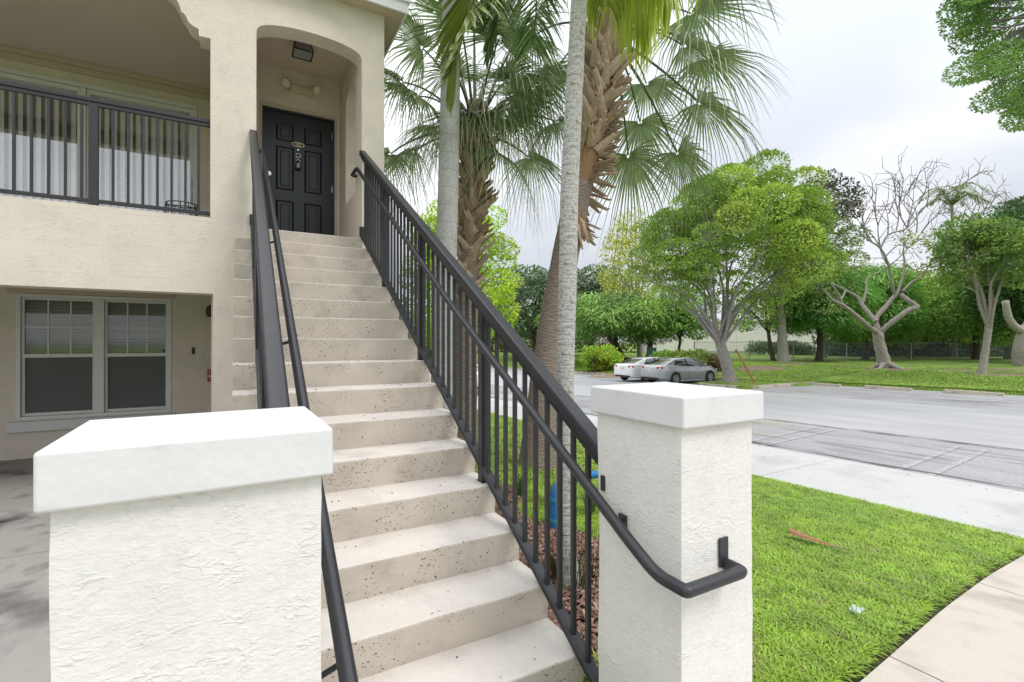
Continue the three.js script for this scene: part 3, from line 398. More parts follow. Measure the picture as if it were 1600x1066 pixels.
{ // stucco pillars at the foot of the stairs
  const pillar = (x0, x1, z0, z1, cx0, cx1, cz0, cz1, yt, label, turn = 0) => {
    const cx = (x0 + x1) / 2, cz = (z0 + z1) / 2, P = thing('stucco_pillar', label, 'pillar', [cx, GY, cz], 'pillars at the foot of the stairs'), hcap = 0.106;
    const g = new THREE.BoxGeometry(x1 - x0, yt - hcap - GY + 0.05, z1 - z0, 24, 80, 24); // chamfered, slightly uneven
    { const p = g.attributes.position, hx = (x1 - x0) / 2, hz = (z1 - z0) / 2; for (let i = 0; i < p.count; i++) { let x = p.getX(i), y = p.getY(i), z = p.getZ(i); const e = (fbm((y * 0.31 + 3) % 1, (x + z) * 0.2 % 1 + 1, 9, 5, 4, 2) - 0.5) * 0.012; if (Math.abs(Math.abs(x) - hx) < 1e-4) x += Math.sign(x) * e; if (Math.abs(Math.abs(z) - hz) < 1e-4) z += Math.sign(z) * e; if (Math.abs(x) > hx - 0.005 && Math.abs(z) > hz - 0.005) { x *= 1 - 0.012; z *= 1 - 0.012; } p.setXYZ(i, x, y, z); } g.computeVertexNormals(); }
    g.translate(0, (yt - hcap - GY - 0.05) / 2, 0); part(P, 'shaft', boxUV(g), mCream);
    let c = new RoundedBoxGeometry(cx1 - cx0, hcap, cz1 - cz0, 4, 0.008); c = c.index ? c.toNonIndexed() : c; { const p = c.attributes.position; const hx = (cx1 - cx0) / 2, hz = (cz1 - cz0) / 2; for (let i = 0; i < p.count; i++) { const x = p.getX(i), y = p.getY(i), z = p.getZ(i), n = fbm((x * 0.7 + 5.2) % 1, (z * 0.7 + y * 0.9 + 5.1) % 1, 7, 7, 3, 9) - 0.5; p.setXYZ(i, x + Math.sign(x) * n * 0.005, y + (y > 0 ? n * 0.006 : 0), z + Math.sign(z) * n * 0.005); } }
    c.translate((cx0 + cx1) / 2 - cx, yt - hcap / 2 - GY, (cz0 + cz1) / 2 - cz); const cap = part(P, 'cap', boxUV(c), mCap);
    P.rotation.y = turn; return P;
  };
  pillar(1.313, 1.686, 4.553, 4.984, 1.289, 1.714, 4.532, 5.014, -1.453, 'cream stucco pillar with white cap wrapped by the end of a handrail, beside the lawn');
  pillar(-0.262, 0.188, 4.63, 4.978, -0.277, 0.207, 4.603, 5.008, -1.459, 'cream stucco pillar with white cap nearest the camera, in front of the porch window', 0.03);
}
function railing(name, label, xa, xb, hand, mirrored) {
  const R = thing(name, label, 'railing', [xa, 0, 0], 'stair railings'); const X = (z) => mix(0, xb - xa, z / 4.4), SL = -0.613, w = 0.078;
  const prof = (w, h, r) => { const s = new THREE.Shape(); s.moveTo(-w / 2, 0); s.lineTo(w / 2, 0); s.lineTo(w / 2, h - r); s.quadraticCurveTo(w / 2, h, w / 2 - r, h); s.lineTo(-w / 2 + r, h); s.quadraticCurveTo(-w / 2, h, -w / 2, h - r); s.closePath(); return s; };
  const bar = (s, z0, z1, y0) => { const A = V(X(z0), y0 + SL * z0, z0), Bp = V(X(z1), y0 + SL * z1, z1), L = A.distanceTo(Bp); const g = new THREE.ExtrudeGeometry(s, { depth: L, bevelEnabled: false, curveSegments: 5 }); const d = Bp.clone().sub(A).normalize(), rx = V(0, 1, 0).cross(d).normalize(), up = d.clone().cross(rx); g.applyMatrix4(new THREE.Matrix4().makeBasis(rx, up, d).setPosition(A)); return boxUV(toCreasedNormals(g, 0.7)); };
  part(R, 'top_rail', bar(prof(w, 0.05, 0.02), 0.03, mirrored ? 4.66 : 4.556, 1.025), mIron); part(R, 'rail_channel', bar(prof(0.05, 0.03, 0.004), 0.03, 4.555, 0.987), mIron);
  part(R, 'bottom_rail', bar(prof(0.055, 0.03, 0.004), 0.0, 4.555, 0.022), mIron);
  part(R, 'wall_bracket', box(-0.035, 0.03, 1.0, 1.06, 0.002, 0.045), mIron); part(R, 'wall_bracket', box(-0.035, 0.03, 0.02, 0.13, 0.002, 0.045), mIron);
  const posts = [1.06, 2.22, 3.395], bg = boxUV(new THREE.BoxGeometry(0.02, 0.95, 0.02)); let z = 0.16;
  for (const zp of posts) { const i = Math.ceil(zp / RUN), y = -i * RISE; part(R, 'post', box(X(zp) - 0.027, X(zp) + 0.027, y + 0.004, 1.02 + SL * zp, zp - 0.027, zp + 0.027, 0.003), mIron); part(R, 'post_foot', box(X(zp) - 0.03, X(zp) + 0.03, y + 0.001, y + 0.0035, zp - 0.045, zp + 0.045), mIron); }
  for (let k = 0; k < 42; k++, z = 0.13 + k * 0.1075) { if (posts.some((p) => Math.abs(p - z) < 0.055)) continue; const o = part(R, 'baluster', bg, mIron); o.position.set(X(z), 0.52 + SL * z, z); }
  const h = part(R, 'handrail', limb(hand.map((p) => V(p[0] - xa, p[1], p[2])), hand.map(() => 0.0215), 18), mIron);
  return { R, h, X, SL };
}
function rounded(P, rad) { // fillet the corners of a 3-D path
  const o = [P[0]]; for (let i = 1; i < P.length - 1; i++) { const a = V(...P[i - 1]), b = V(...P[i]), c = V(...P[i + 1]), r = Math.min(rad[i] ?? rad, a.distanceTo(b) / 2.05, b.distanceTo(c) / 2.05), s = b.clone().add(a.clone().sub(b).setLength(r)), e = b.clone().add(c.clone().sub(b).setLength(r)); const n = r < 0.02 ? 2 : 8; for (let k = 0; k <= n; k++) { const t = k / n, q = s.clone().multiplyScalar((1 - t) ** 2).addScaledVector(b, 2 * t * (1 - t)).addScaledVector(e, t * t); o.push(q.toArray()); } } o.push(P[P.length - 1]); return o;
}
{
  const hy = (z) => 0.855 - 0.613 * z;
  const a = railing('stair_railing', 'dark iron railing with round handrail between stairs and palm trees', 1.36, 1.36, rounded([[1.35, 0.84, -0.27], [1.292, 0.84, -0.27], [1.292, 0.84, 0.0], [1.292, hy(0.05), 0.05], [1.285, -0.991, 2.99], [1.245, -1.984, 4.815], [1.255, -2.055, 4.93], [1.255, -2.055, 5.054], [1.528, -2.055, 5.054], [1.528, -2.055, 4.99]], { 1: 0.03, 2: 0.02, 3: 0.03, 4: 0.1, 5: 0.08, 6: 0.05, 7: 0.006, 8: 0.012 }), false);
  const brk = (zs) => { for (const z of zs) part(a.R, 'handrail_bracket', limb([V(-0.068, hy(z) - 0.02, z), V(-0.06, hy(z) - 0.05, z), V(-0.012, hy(z) - 0.05, z)], [0.007, 0.007, 0.007], 8), mIron); }; brk([1.06, 2.22, 3.395]);
  part(a.R, 'wall_plate', box(0.135, 0.178, -2.06, -1.96, 4.986, 4.993), mIron); part(a.R, 'wall_plate', box(-0.056, -0.048, -2.02, -1.93, 4.685, 4.725), mIron); part(a.R, 'wall_plate', box(-0.056, -0.048, -1.87, -1.81, 4.58, 4.60), mIron);
  part(a.R, 'handrail_bracket', limb([V(-0.115, -1.935, 4.70), V(-0.05, -1.96, 4.705)], [0.007, 0.007], 8), mIron);
  const b = railing('stair_railing', 'dark iron railing with round handrail on the porch side of the stairs', 0.178, 0.155, rounded([[0.225, 0.86, -0.01], [0.272, 0.86, 0.0], [0.272, hy(0.05), 0.05], [0.264, hy(4.6) + 0.045, 4.6], [0.264, hy(5.5) + 0.075, 5.5]], { 1: 0.02, 2: 0.03, 3: 0.1 }), true);
  for (const z of [1.06, 2.22, 3.395, 4.78]) part(b.R, 'handrail_bracket', limb([V(0.09, hy(z) - 0.0, z), V(0.085, hy(z) - 0.045, z), V(0.012, hy(z) - 0.07, z)], [0.008, 0.008, 0.008], 8), mIron);
  // balcony railing
  const R = thing('balcony_railing', 'dark iron railing across the upstairs balcony opening', 'railing', [0, 0.055, -0.1]);
  part(R, 'top_rail', box(-5.2, -0.228, 1.035, 1.075, -0.03, 0.03, 0.006), mIron); part(R, 'rail_channel', box(-5.2, -0.229, 1.0, 1.033, -0.018, 0.018), mIron); part(R, 'bottom_rail', box(-5.2, -0.229, 0.045, 0.08, -0.02, 0.02, 0.003), mIron);
  part(R, 'post', box(-1.247, -1.173, 0.0, 1.0, -0.026, 0.026, 0.003), mIron); part(R, 'post', box(-3.55, -3.476, 0.0, 1.0, -0.026, 0.026, 0.003), mIron);
  for (let k = 0; k < 40; k++) { const x = -0.335 - k * 0.1208; if (x < -5.1 || Math.abs(x + 1.21) < 0.07 || Math.abs(x + 3.51) < 0.07) continue; part(R, 'baluster', box(x - 0.0105, x + 0.0105, 0.082, 0.998, -0.0105, 0.0105), mIron); }
}
//@@REST

// ================================================================ PALMS
const col = (arr, c, n) => { for (let i = 0; i < n; i++) arr.push(c[0], c[1], c[2]); };
const geoC = (P, C) => { const g = strip(P); g.setAttribute('color', new THREE.Float32BufferAttribute(C, 3)); g.computeVertexNormals(); return g; };
const tri = (P, a, b, c) => P.push(a.x, a.y, a.z, b.x, b.y, b.z, c.x, c.y, c.z);
// a fan leaf: curved stalk from the crown to the hub, then many folded fingers that droop at their ends
function fanFrond(base, hub, up, L, seed, o = {}) {
  const { spread = 2.0, n = 48, droop = 0.34, fused = 0.34, tone = 1, sag = 0.25 } = o, r = RNG(seed), P = [], C = [];
  const mid = base.clone().lerp(hub, 0.5).add(V(0, base.distanceTo(hub) * sag, 0));
  const st = new THREE.QuadraticBezierCurve3(base, mid, hub).getPoints(10), sg = limb(st, lerpArr([0.032, 0.018, 0.012], 10), 5).toNonIndexed();
  for (const q of sg.attributes.position.array) P.push(q); col(C, [0.11 * tone, 0.14 * tone, 0.045], sg.attributes.position.count);
  const ax = hub.clone().sub(st[8]).normalize(), nrm = up.clone().sub(ax.clone().multiplyScalar(up.dot(ax))).normalize(), sd = ax.clone().cross(nrm);
  const S = [0.04, 0.24, fused, 0.62, 0.82, 1], da = spread * 2 / n;
  for (let k = 0; k < n; k++) {
    const a = -spread + da * (k + 0.5), q = 0.72 + 0.28 * Math.cos(a * 0.62), Lk = L * q * (0.9 + 0.2 * r()), c0 = 0.8 + 0.4 * r(), lim = 0.02 + 0.55 * droop * (0.6 + 0.9 * r()), twist = (r() - 0.5) * 0.7, kink = r() < 0.22 ? 0.5 + r() * 0.5 : 0;
    const rows = S.map((t, i) => {
      const rr = Lk * t, dir = ax.clone().multiplyScalar(Math.cos(a)).addScaledVector(sd, Math.sin(a));
      const p = hub.clone().addScaledVector(dir, rr).addScaledVector(nrm, 0.10 * L * Math.sin(t * 2.6) - 0.42 * L * Math.pow(Math.abs(Math.sin(a * 0.5)), 1.3) * t);
      p.y -= L * lim * t * t * t + (kink && t > 0.55 ? (t - 0.55) * kink * L : 0); if (kink && t > 0.55) p.addScaledVector(dir, -(t - 0.55) * kink * 0.4 * L);
      const hw = t <= fused ? Math.max(0.006, da * 0.53 * rr) : da * 0.53 * Lk * fused * (1 - (t - fused) / (1 - fused)) * 0.72 + 0.0015, side = sd.clone().multiplyScalar(Math.cos(a)).addScaledVector(ax, -Math.sin(a)).addScaledVector(nrm, twist * t).normalize();
      const fold = nrm.clone().multiplyScalar(-hw * 0.55);
      return [p.clone().addScaledVector(side, -hw), p.clone().add(fold), p.clone().addScaledVector(side, hw)];
    });
    for (let i = 0; i < 5; i++) { const A = rows[i], B = rows[i + 1]; for (let m = 0; m < 2; m++) { tri(P, A[m], A[m + 1], B[m]); tri(P, A[m + 1], B[m + 1], B[m]); }
      const y = i > 3 ? 0.25 : 0, g = c0 * tone * 2.5; col(C, [mix(0.105, 0.21, y) * g, mix(0.142, 0.19, y) * g, mix(0.062, 0.095, y) * g], 12); }
  }
  return geoC(P, C);
}
// a feather leaf along a drooping rib
function featherFrond(path, L, seed, o = {}) {
  const { n = 70, droop = 0.8, w = 0.02, c = [0.10, 0.17, 0.03], vee = 0.5, ang = 0.9 } = o, r = RNG(seed), P = [], C = [], pts = smooth(path, 40);
  const rb = limb(pts, lerpArr([0.03, 0.018, 0.004], 40), 6).toNonIndexed(); for (const q of rb.attributes.position.array) P.push(q); col(C, [c[0] * 1.3, c[1] * 1.15, c[2] * 1.5], rb.attributes.position.count);
  const curve = new THREE.CatmullRomCurve3(path);
  for (let k = 0; k < n; k++) for (const s of [-1, 1]) {
    const t = 0.08 + 0.92 * (k + r() * 0.6) / n, p = curve.getPoint(Math.min(1, t)), d = curve.getTangent(Math.min(1, t)), side = V(0, 1, 0).cross(d); if (side.length() < 0.15) side.copy(RT); side.normalize(); const upv = d.clone().cross(side);
    const Lk = L * (0.35 + 0.65 * Math.sin(Math.PI * Math.min(1, 0.15 + t * 0.8))) * (0.85 + 0.3 * r()), out = side.multiplyScalar(s * Math.cos(ang - 0.5)).addScaledVector(d, ang * 0.75 * (0.8 + 0.4 * r())).addScaledVector(upv, vee * (0.5 + r() * 0.9)).normalize();
    const dr = droop * (0.7 + 0.6 * r()), cc = 1.6 * (0.75 + 0.5 * r()); let prev = null; const wd = out.clone().cross(V(r() - 0.5, 1, r() - 0.5)).normalize();
    for (let i = 0; i <= 4; i++) {
      const u = i / 4, q = p.clone().addScaledVector(out, Lk * u * (1 - 0.25 * dr * u)); q.y -= Lk * dr * u * u * 0.75; const h = w * Math.sin(Math.PI * (0.18 + 0.8 * u)) * (u === 1 ? 0.1 : 1), f = out.clone().cross(wd).multiplyScalar(h * 0.4);
      const row = [q.clone().addScaledVector(wd, -h), q.clone().add(f), q.clone().addScaledVector(wd, h)];
      if (prev) { for (let m = 0; m < 2; m++) { tri(P, prev[m], prev[m + 1], row[m]); tri(P, prev[m + 1], row[m + 1], row[m]); } col(C, [c[0] * cc, c[1] * cc, c[2] * cc], 12); }
      prev = row;
    }
  }
  return geoC(P, C);
}
// dead leaf bases: three shapes, split at the end, set in a rising spiral
const bootGeo = [0, 1, 2].map((k) => {
  const r = RNG(40 + k), S = [0, 0.35, 0.7, 1], P = [], rows = S.map((t) => { const w = mix(0.098, 0.046, t) * (0.9 + 0.2 * r()), y = 0.36 * t, z = 0.015 + 0.10 * t + 0.05 * t * t, th = mix(0.02, 0.012, t); return [V(-w, y, z - 0.012), V(0, y, z + th), V(w, y, z - 0.012), V(w * 0.9, y, z - th - 0.012), V(-w * 0.9, y, z - th - 0.012)]; });
  for (let i = 0; i < 3; i++) for (let m = 0; m < 5; m++) { const A = rows[i], B = rows[i + 1], q = (m + 1) % 5; tri(P, A[m], A[q], B[m]); tri(P, A[q], B[q], B[m]); }
  const e = rows[3], j = [V(-0.03, 0.40 + 0.05 * r(), 0.16), V(0.008, 0.385, 0.15), V(0.034, 0.41 + 0.05 * r(), 0.165)]; tri(P, e[0], e[1], j[0]); tri(P, e[1], j[1], j[0]); tri(P, e[1], e[2], j[2]); tri(P, e[1], j[2], j[1]); tri(P, e[4], j[0], j[1]); tri(P, e[4], j[1], e[3]); tri(P, e[3], j[1], j[2]); tri(P, e[0], j[0], e[4]); tri(P, e[2], e[3], j[2]);
  const g = strip(P); g.computeVertexNormals(); return boxUV(g);
});
const bootMats = [mBoot, barkTex([0.57, 0.43, 0.32], 643, 40, 5, 0.6, 0.55), barkTex([0.43, 0.30, 0.21], 645, 40, 5, 0.6, 0.55)];
function boots(root, pts, rad, t0, t1, n, seed, lean = 0.1, size = 1, around = null) {
  const r = RNG(seed), cv = new THREE.CatmullRomCurve3(pts);
  for (let k = 0; k < n; k++) {
    const t = mix(t0, t1, (k + 0.5) / n), p = cv.getPoint(t), d = cv.getTangent(t), a = around === null ? k * 2.399 + (r() - 0.5) * 0.5 : around + (r() - 0.5) * 2.2, o = part(root, 'leaf_base', bootGeo[Math.floor(r() * 3)], bootMats[Math.floor(r() * 3)]);
    const q = new THREE.Quaternion().setFromUnitVectors(V(0, 1, 0), d), ry = new THREE.Quaternion().setFromAxisAngle(V(0, 1, 0), a), tl = new THREE.Quaternion().setFromEuler(new THREE.Euler(lean + (r() - 0.35) * 0.45, 0, (k % 2 ? 1 : -1) * (0.25 + r() * 0.55), 'YXZ'));
    o.quaternion.copy(q).multiply(ry).multiply(tl); const s = (0.58 + r() * 0.32) * size; o.scale.set(s, s, s); const R = mix(rad[0], rad[1], (k + 0.5) / n) * 0.86;
    o.position.copy(p).add(V(Math.sin(a) * R, 0, Math.cos(a) * R).applyQuaternion(q)).sub(root.position);
  }
}
const ground = (v) => V(v.x, G(v.x, v.z), v.z);
{ // --- the large fan palm with a leaning trunk
  const D = 7.0, tp = [[842, 716], [849, 610], [866, 490], [889, 372], [908, 285], [926, 205], [942, 110], [952, 40], [956, -20]].map(([x, y]) => at(x, y, D)); const b = ground(tp[0]); tp[0].y = b.y - 0.05;
  const T = thing('fan_palm', 'tall fan palm with leaning ringed trunk and shaggy brown leaf bases beside the slim palm', 'palm tree', b.toArray(), 'fan palms behind the stair railing');
  wpart(T, T, 'trunk', limb(smooth(tp.slice(0, 5), 40), lerpArr([0.31, 0.215, 0.195, 0.19, 0.19, 0.18], 40), 18, 0.06, 3), mSabalBark); wpart(T, T, 'trunk', limb(smooth(tp.slice(4), 20), lerpArr([0.175, 0.18, 0.16], 20), 14, 0.1, 5), mFibre);
  boots(T, smooth(tp.slice(4), 20), [0.20, 0.25], 0.14, 0.72, 190, 5, 0.16); boots(T, smooth(tp.slice(4), 20), [0.25, 0.27], 0.66, 1, 90, 7, -0.02, 0.62); boots(T, smooth(tp.slice(4), 20), [0.16, 0.2], 0.0, 0.36, 52, 6, 0.95, 0.95, Math.PI / 2); boots(T, smooth([tp[3].clone().lerp(tp[4], 0.1), tp[3].clone().lerp(tp[4], 0.55), tp[4].clone()], 10), [0.17, 0.17], 0, 1, 26, 9, 1.25, 0.9, Math.PI / 2);
  { const r = RNG(66); for (let k = 0; k < 12; k++) { const y = 318 + r() * 60, p = at(905 - (y - 300) * 0.2 + (r() - 0.5) * 10, y, D - 0.16), w = (r() - 0.35) * 0.30, g = limb([p.clone(), p.clone().add(V(w * 0.5, -0.10, 0.03)), p.clone().add(V(w, -0.26 - r() * 0.18, 0.05))], [0.04, 0.05, 0.012], 5); wpart(T, T, 'leaf_base', g, r() < 0.5 ? mFibre : mBoot); } }
  const c = tp[7].clone(), F_ = (hx, hy, hd, L, sd, o) => wpart(T, T, 'frond', fanFrond(c.clone().add(V(0, -0.12, 0)), at(hx, hy, hd), o?.up || V(0, 1, 0), L, sd, o), mFrond);
  F_(1068, 70, 6.6, 1.35, 1, { droop: 0.5, n: 52 }); F_(1092, 160, 6.9, 1.25, 2, { droop: 0.5, sag: 0.08 }); F_(1058, 238, 7.3, 1.1, 3, { droop: 0.6, sag: 0.12 }); F_(982, 242, 7.4, 1.1, 4, { droop: 0.95, sag: 0.3 });
  F_(1080, 20, 7.6, 1.4, 5, { droop: 0.4 }); F_(1120, -50, 6.9, 1.4, 6); F_(1035, -75, 6.3, 1.3, 7); F_(960, -120, 7.5, 1.3, 8); F_(860, -60, 7.9, 1.25, 9, { droop: 0.5 }); F_(835, 55, 8.0, 1.15, 10, { droop: 0.6 }); F_(900, -90, 6.2, 1.2, 11); F_(1010, 130, 8.4, 1.2, 12, { droop: 0.7 }); F_(1010, -20, 8.5, 1.3, 13); F_(870, 110, 8.6, 1.0, 14, { droop: 0.9 }); F_(1105, 90, 8.0, 1.25, 15, { droop: 0.6 }); F_(1000, 190, 8.3, 1.1, 16, { droop: 0.8 });
}
{ // --- the second fan palm, nearer the building
  const D = 7.5, tp = [[724, 704], [727, 600], [729, 500], [731, 420], [736, 335], [739, 262], [742, 215], [745, 160]].map(([x, y]) => at(x, y, D)); const b = ground(tp[0]); tp[0].y = b.y - 0.05;
  const T = thing('fan_palm', 'shorter fan palm with boot covered trunk directly behind the smooth grey palm trunk', 'palm tree', b.toArray(), 'fan palms behind the stair railing');
  wpart(T, T, 'trunk', limb(smooth(tp, 40), lerpArr([0.22, 0.175, 0.165, 0.16, 0.16, 0.16, 0.15], 40), 16, 0.1, 8), mSabalBark);
  boots(T, smooth(tp, 40), [0.155, 0.175], 0.46, 0.9, 170, 15, 0.14); boots(T, smooth(tp, 40), [0.145, 0.15], 0.32, 0.47, 26, 16, 0.1);
  const c = tp[6].clone(), F_ = (hx, hy, hd, L, sd, o) => wpart(T, T, 'frond', fanFrond(c.clone(), at(hx, hy, hd), o?.up || V(0, 1, 0), L, sd, o), mFrond);
  F_(800, 150, 7.0, 1.15, 21, { droop: 0.6 }); F_(845, 128, 7.3, 1.2, 22, { droop: 0.55, n: 50 }); F_(778, 238, 7.2, 0.95, 23, { droop: 0.85 }); F_(826, 246, 7.8, 1.05, 24, { droop: 0.85 }); F_(780, 60, 6.9, 1.2, 25); F_(835, 30, 7.7, 1.25, 26); F_(720, 40, 6.8, 1.15, 27, { droop: 0.5 }); F_(660, 75, 7.2, 1.2, 28, { droop: 0.4 }); F_(655, 150, 7.9, 1.15, 29, { droop: 0.5 }); F_(628, 128, 7.6, 1.1, 30, { droop: 0.6 }); F_(648, 236, 7.3, 1.0, 31, { droop: 0.85 }); F_(690, 200, 8.3, 1.1, 32, { droop: 0.9 }); F_(760, 120, 8.6, 1.2, 33, { droop: 0.5 }); F_(610, 240, 8.0, 1.0, 34, { droop: 0.85 }); F_(680, 20, 8.4, 1.25, 35); F_(870, 190, 8.2, 1.1, 36, { droop: 0.75 }); F_(740, -40, 7.6, 1.3, 37); F_(795, 190, 8.4, 1.05, 38, { droop: 0.8 }); F_(712, 118, 6.6, 1.0, 39, { droop: 0.9 });
  { const r = RNG(9); for (let k = 0; k < 9; k++) F_(690 + r() * 150, 90 + r() * 110, 6.9 + r() * 1.4, 1.0, 300 + k, { droop: 0.95, sag: 0.3, tone: 0.85 }); }
}
{ // --- smooth grey royal palm
  const D = 6.4, tp = [[688, 735], [690, 610], [694, 480], [698, 375], [702, 225], [704, 94], [706, -40], [708, -160]].map(([x, y]) => at(x, y, D)); const b = ground(tp[0]); tp[0].y = b.y - 0.05;
  const T = thing('royal_palm', 'smooth pale grey palm trunk under hanging feather fronds, nearest the building', 'palm tree', b.toArray());
  wpart(T, T, 'trunk', limb(smooth(tp.slice(0, 7), 50), lerpArr([0.17, 0.145, 0.14, 0.138, 0.13, 0.125, 0.115], 50), 24, 0.02, 4), mRoyalBark); wpart(T, T, 'crown_shaft', limb(smooth(tp.slice(6), 10), lerpArr([0.13, 0.11, 0.06], 10), 16), M({ c: [0.12, 0.19, 0.05], r: 0.5 }));
  const c = tp[7], fr = (pts, L, s, o) => wpart(T, T, 'frond', featherFrond([c.clone(), ...pts.map(([x, y, d]) => at(x, y, d))], L, s, o), mFrond);
  fr([[742, -190, 5.9], [754, -90, 5.3], [738, 0, 5.1], [714, 80, 5.05], [706, 112, 5.05]], 0.74, 41, { n: 88, droop: 0.22, w: 0.027, ang: 0.95, vee: 0.05, c: [0.15, 0.195, 0.026] });
  fr([[790, -190, 6.2], [830, -90, 6.0], [838, 10, 6.0], [832, 70, 6.0]], 0.7, 42, { n: 70, droop: 0.6, ang: 1.15, vee: 0.2, c: [0.07, 0.13, 0.026] }); fr([[640, -200, 6.3], [610, -130, 6.2], [592, -60, 6.2]], 0.6, 43, { droop: 0.7 });
  fr([[700, -260, 7.2], [690, -200, 8.0], [680, -100, 8.4]], 0.6, 44); fr([[760, -230, 7.1], [800, -160, 7.8], [815, -60, 8.2]], 0.6, 45); fr([[690, -260, 5.6], [670, -190, 5.0], [655, -120, 4.7]], 0.6, 46); fr([[760, -130, 6.6], [782, -40, 6.5], [776, 30, 6.5], [765, 70, 6.5]], 0.55, 47, { n: 60, droop: 0.6, ang: 1.2, vee: 0.2, c: [0.065, 0.12, 0.022] });
}
{ // --- slim speckled palm close to the railing
  const D = 3.3, tp = [[888, 935], [885, 850], [883, 740], [883, 595], [887, 445], [890, 300], [896, 170], [905, 0], [912, -120], [918, -220]].map(([x, y]) => at(x, y, D)); const b = ground(tp[0]); tp[0].y = b.y - 0.05;
  const T = thing('slim_palm', 'slim palm with grey speckled ringed trunk close behind the stair railing', 'palm tree', b.toArray());
  wpart(T, T, 'trunk', limb(smooth(tp, 70), lerpArr([0.085, 0.062, 0.06, 0.06, 0.061, 0.06, 0.055, 0.05, 0.048], 70), 20, 0.05, 6), mSlimBark);
  const c = tp[9], fr = (pts, L, s, o) => wpart(T, T, 'frond', featherFrond([c.clone(), ...pts.map(([x, y, d]) => at(x, y, d))], L, s, { n: 110, droop: 1.6, w: 0.010, vee: 0.1, c: [0.30, 0.37, 0.04], ...o }), mFrond);
  fr([[960, -190, 3.5], [1000, -110, 3.65], [1040, -20, 3.75]], 0.42, 51); fr([[945, -180, 3.9], [975, -80, 4.1], [1000, 0, 4.2], [1010, 40, 4.2]], 0.42, 52); fr([[930, -160, 3.6], [945, -70, 3.8], [950, 10, 3.85]], 0.38, 53); fr([[980, -220, 3.2], [1060, -170, 3.1], [1110, -90, 3.1]], 0.42, 54); fr([[870, -260, 3.5], [820, -220, 3.7], [790, -130, 3.8]], 0.42, 55); fr([[900, -300, 2.9], [880, -300, 2.5], [860, -220, 2.3]], 0.42, 56); fr([[960, -130, 4.3], [1020, -60, 4.6], [1050, 10, 4.7]], 0.42, 57);
  // shoots and fibres at its foot
  const r = RNG(12), P = [], C = []; for (let k = 0; k < 130; k++) { const a = r() * 6.28, q = 0.06 + r() * 0.13, p = V(b.x + Math.cos(a) * q, b.y - 0.02, b.z + Math.sin(a) * q), h = 0.12 + r() * 0.3, l = V((r() - 0.5) * 0.2, h, (r() - 0.5) * 0.2), w = V(Math.sin(a) * 0.005, 0, Math.cos(a) * 0.005); tri(P, p.clone().sub(w), p.clone().add(w), p.clone().add(l)); const g = r() < 0.35 ? [0.10, 0.13, 0.03] : [0.07, 0.055, 0.035]; col(C, g, 3); }
  const o = wpart(T, T, 'fibre', geoC(P, C), mLeaf); o.userData.kind = 'stuff';
}

// ================================================================ BROADLEAF TREES
// crown: leaves set on and in many round clumps, each leaf two faces folded along its rib
const LEAFY = 1.75;                                                    // gain lifting every leaf colour, in place of a brighter exposure on foliage
function leaves(clumps, o) {
  const { n, size, cols, seed, flat = 0, inner = 0.25, hang = 0, long = 1.5, dome = 0 } = o, r = RNG(seed), P = [], C = []; let tot = 0; for (const c of clumps) tot += c.r * c.r;
  for (const c of clumps) {
    const m = Math.round(n * c.r * c.r / tot), tone = 0.82 + 0.36 * r(), cc = cols[Math.floor(r() * cols.length)];
    for (let k = 0; k < m; k++) {
      const u = dome ? 1 - 2 * Math.pow(r(), 1 + dome) : r() * 2 - 1, a = r() * 6.283, s = Math.sqrt(1 - u * u), q = r() < inner ? Math.cbrt(r()) : 0.8 + 0.26 * r(), d = V(s * Math.cos(a), u, s * Math.sin(a));
      const p = V(c.p.x + d.x * c.r * q, c.p.y + d.y * c.r * q * (c.f || 0.8), c.p.z + d.z * c.r * q);
      const dir = V(r() - 0.5, r() - 0.5 - hang, r() - 0.5).addScaledVector(d, 0.6).normalize(), up = V(r() - 0.5, 0.5 + r() * 0.6, r() - 0.5).addScaledVector(d, 0.5), sd = dir.clone().cross(up).normalize(), nn = sd.clone().cross(dir), L = size * (0.7 + 0.6 * r()), w = L / long / 2;
      const t = p.clone().addScaledVector(dir, L), md = p.clone().addScaledVector(dir, L * 0.5).addScaledVector(nn, -w * 0.35), l = p.clone().addScaledVector(dir, L * 0.45).addScaledVector(sd, w), e = p.clone().addScaledVector(dir, L * 0.45).addScaledVector(sd, -w);
      if (flat) { tri(P, p, l, t); tri(P, p, t, e); } else { tri(P, p, l, t); tri(P, p, t, e); } void md;
      const j = LEAFY * tone * (0.8 + 0.4 * r()); col(C, [cc[0] * j, cc[1] * j, cc[2] * j], 6);
    }
  }
  return geoC(P, C);
}
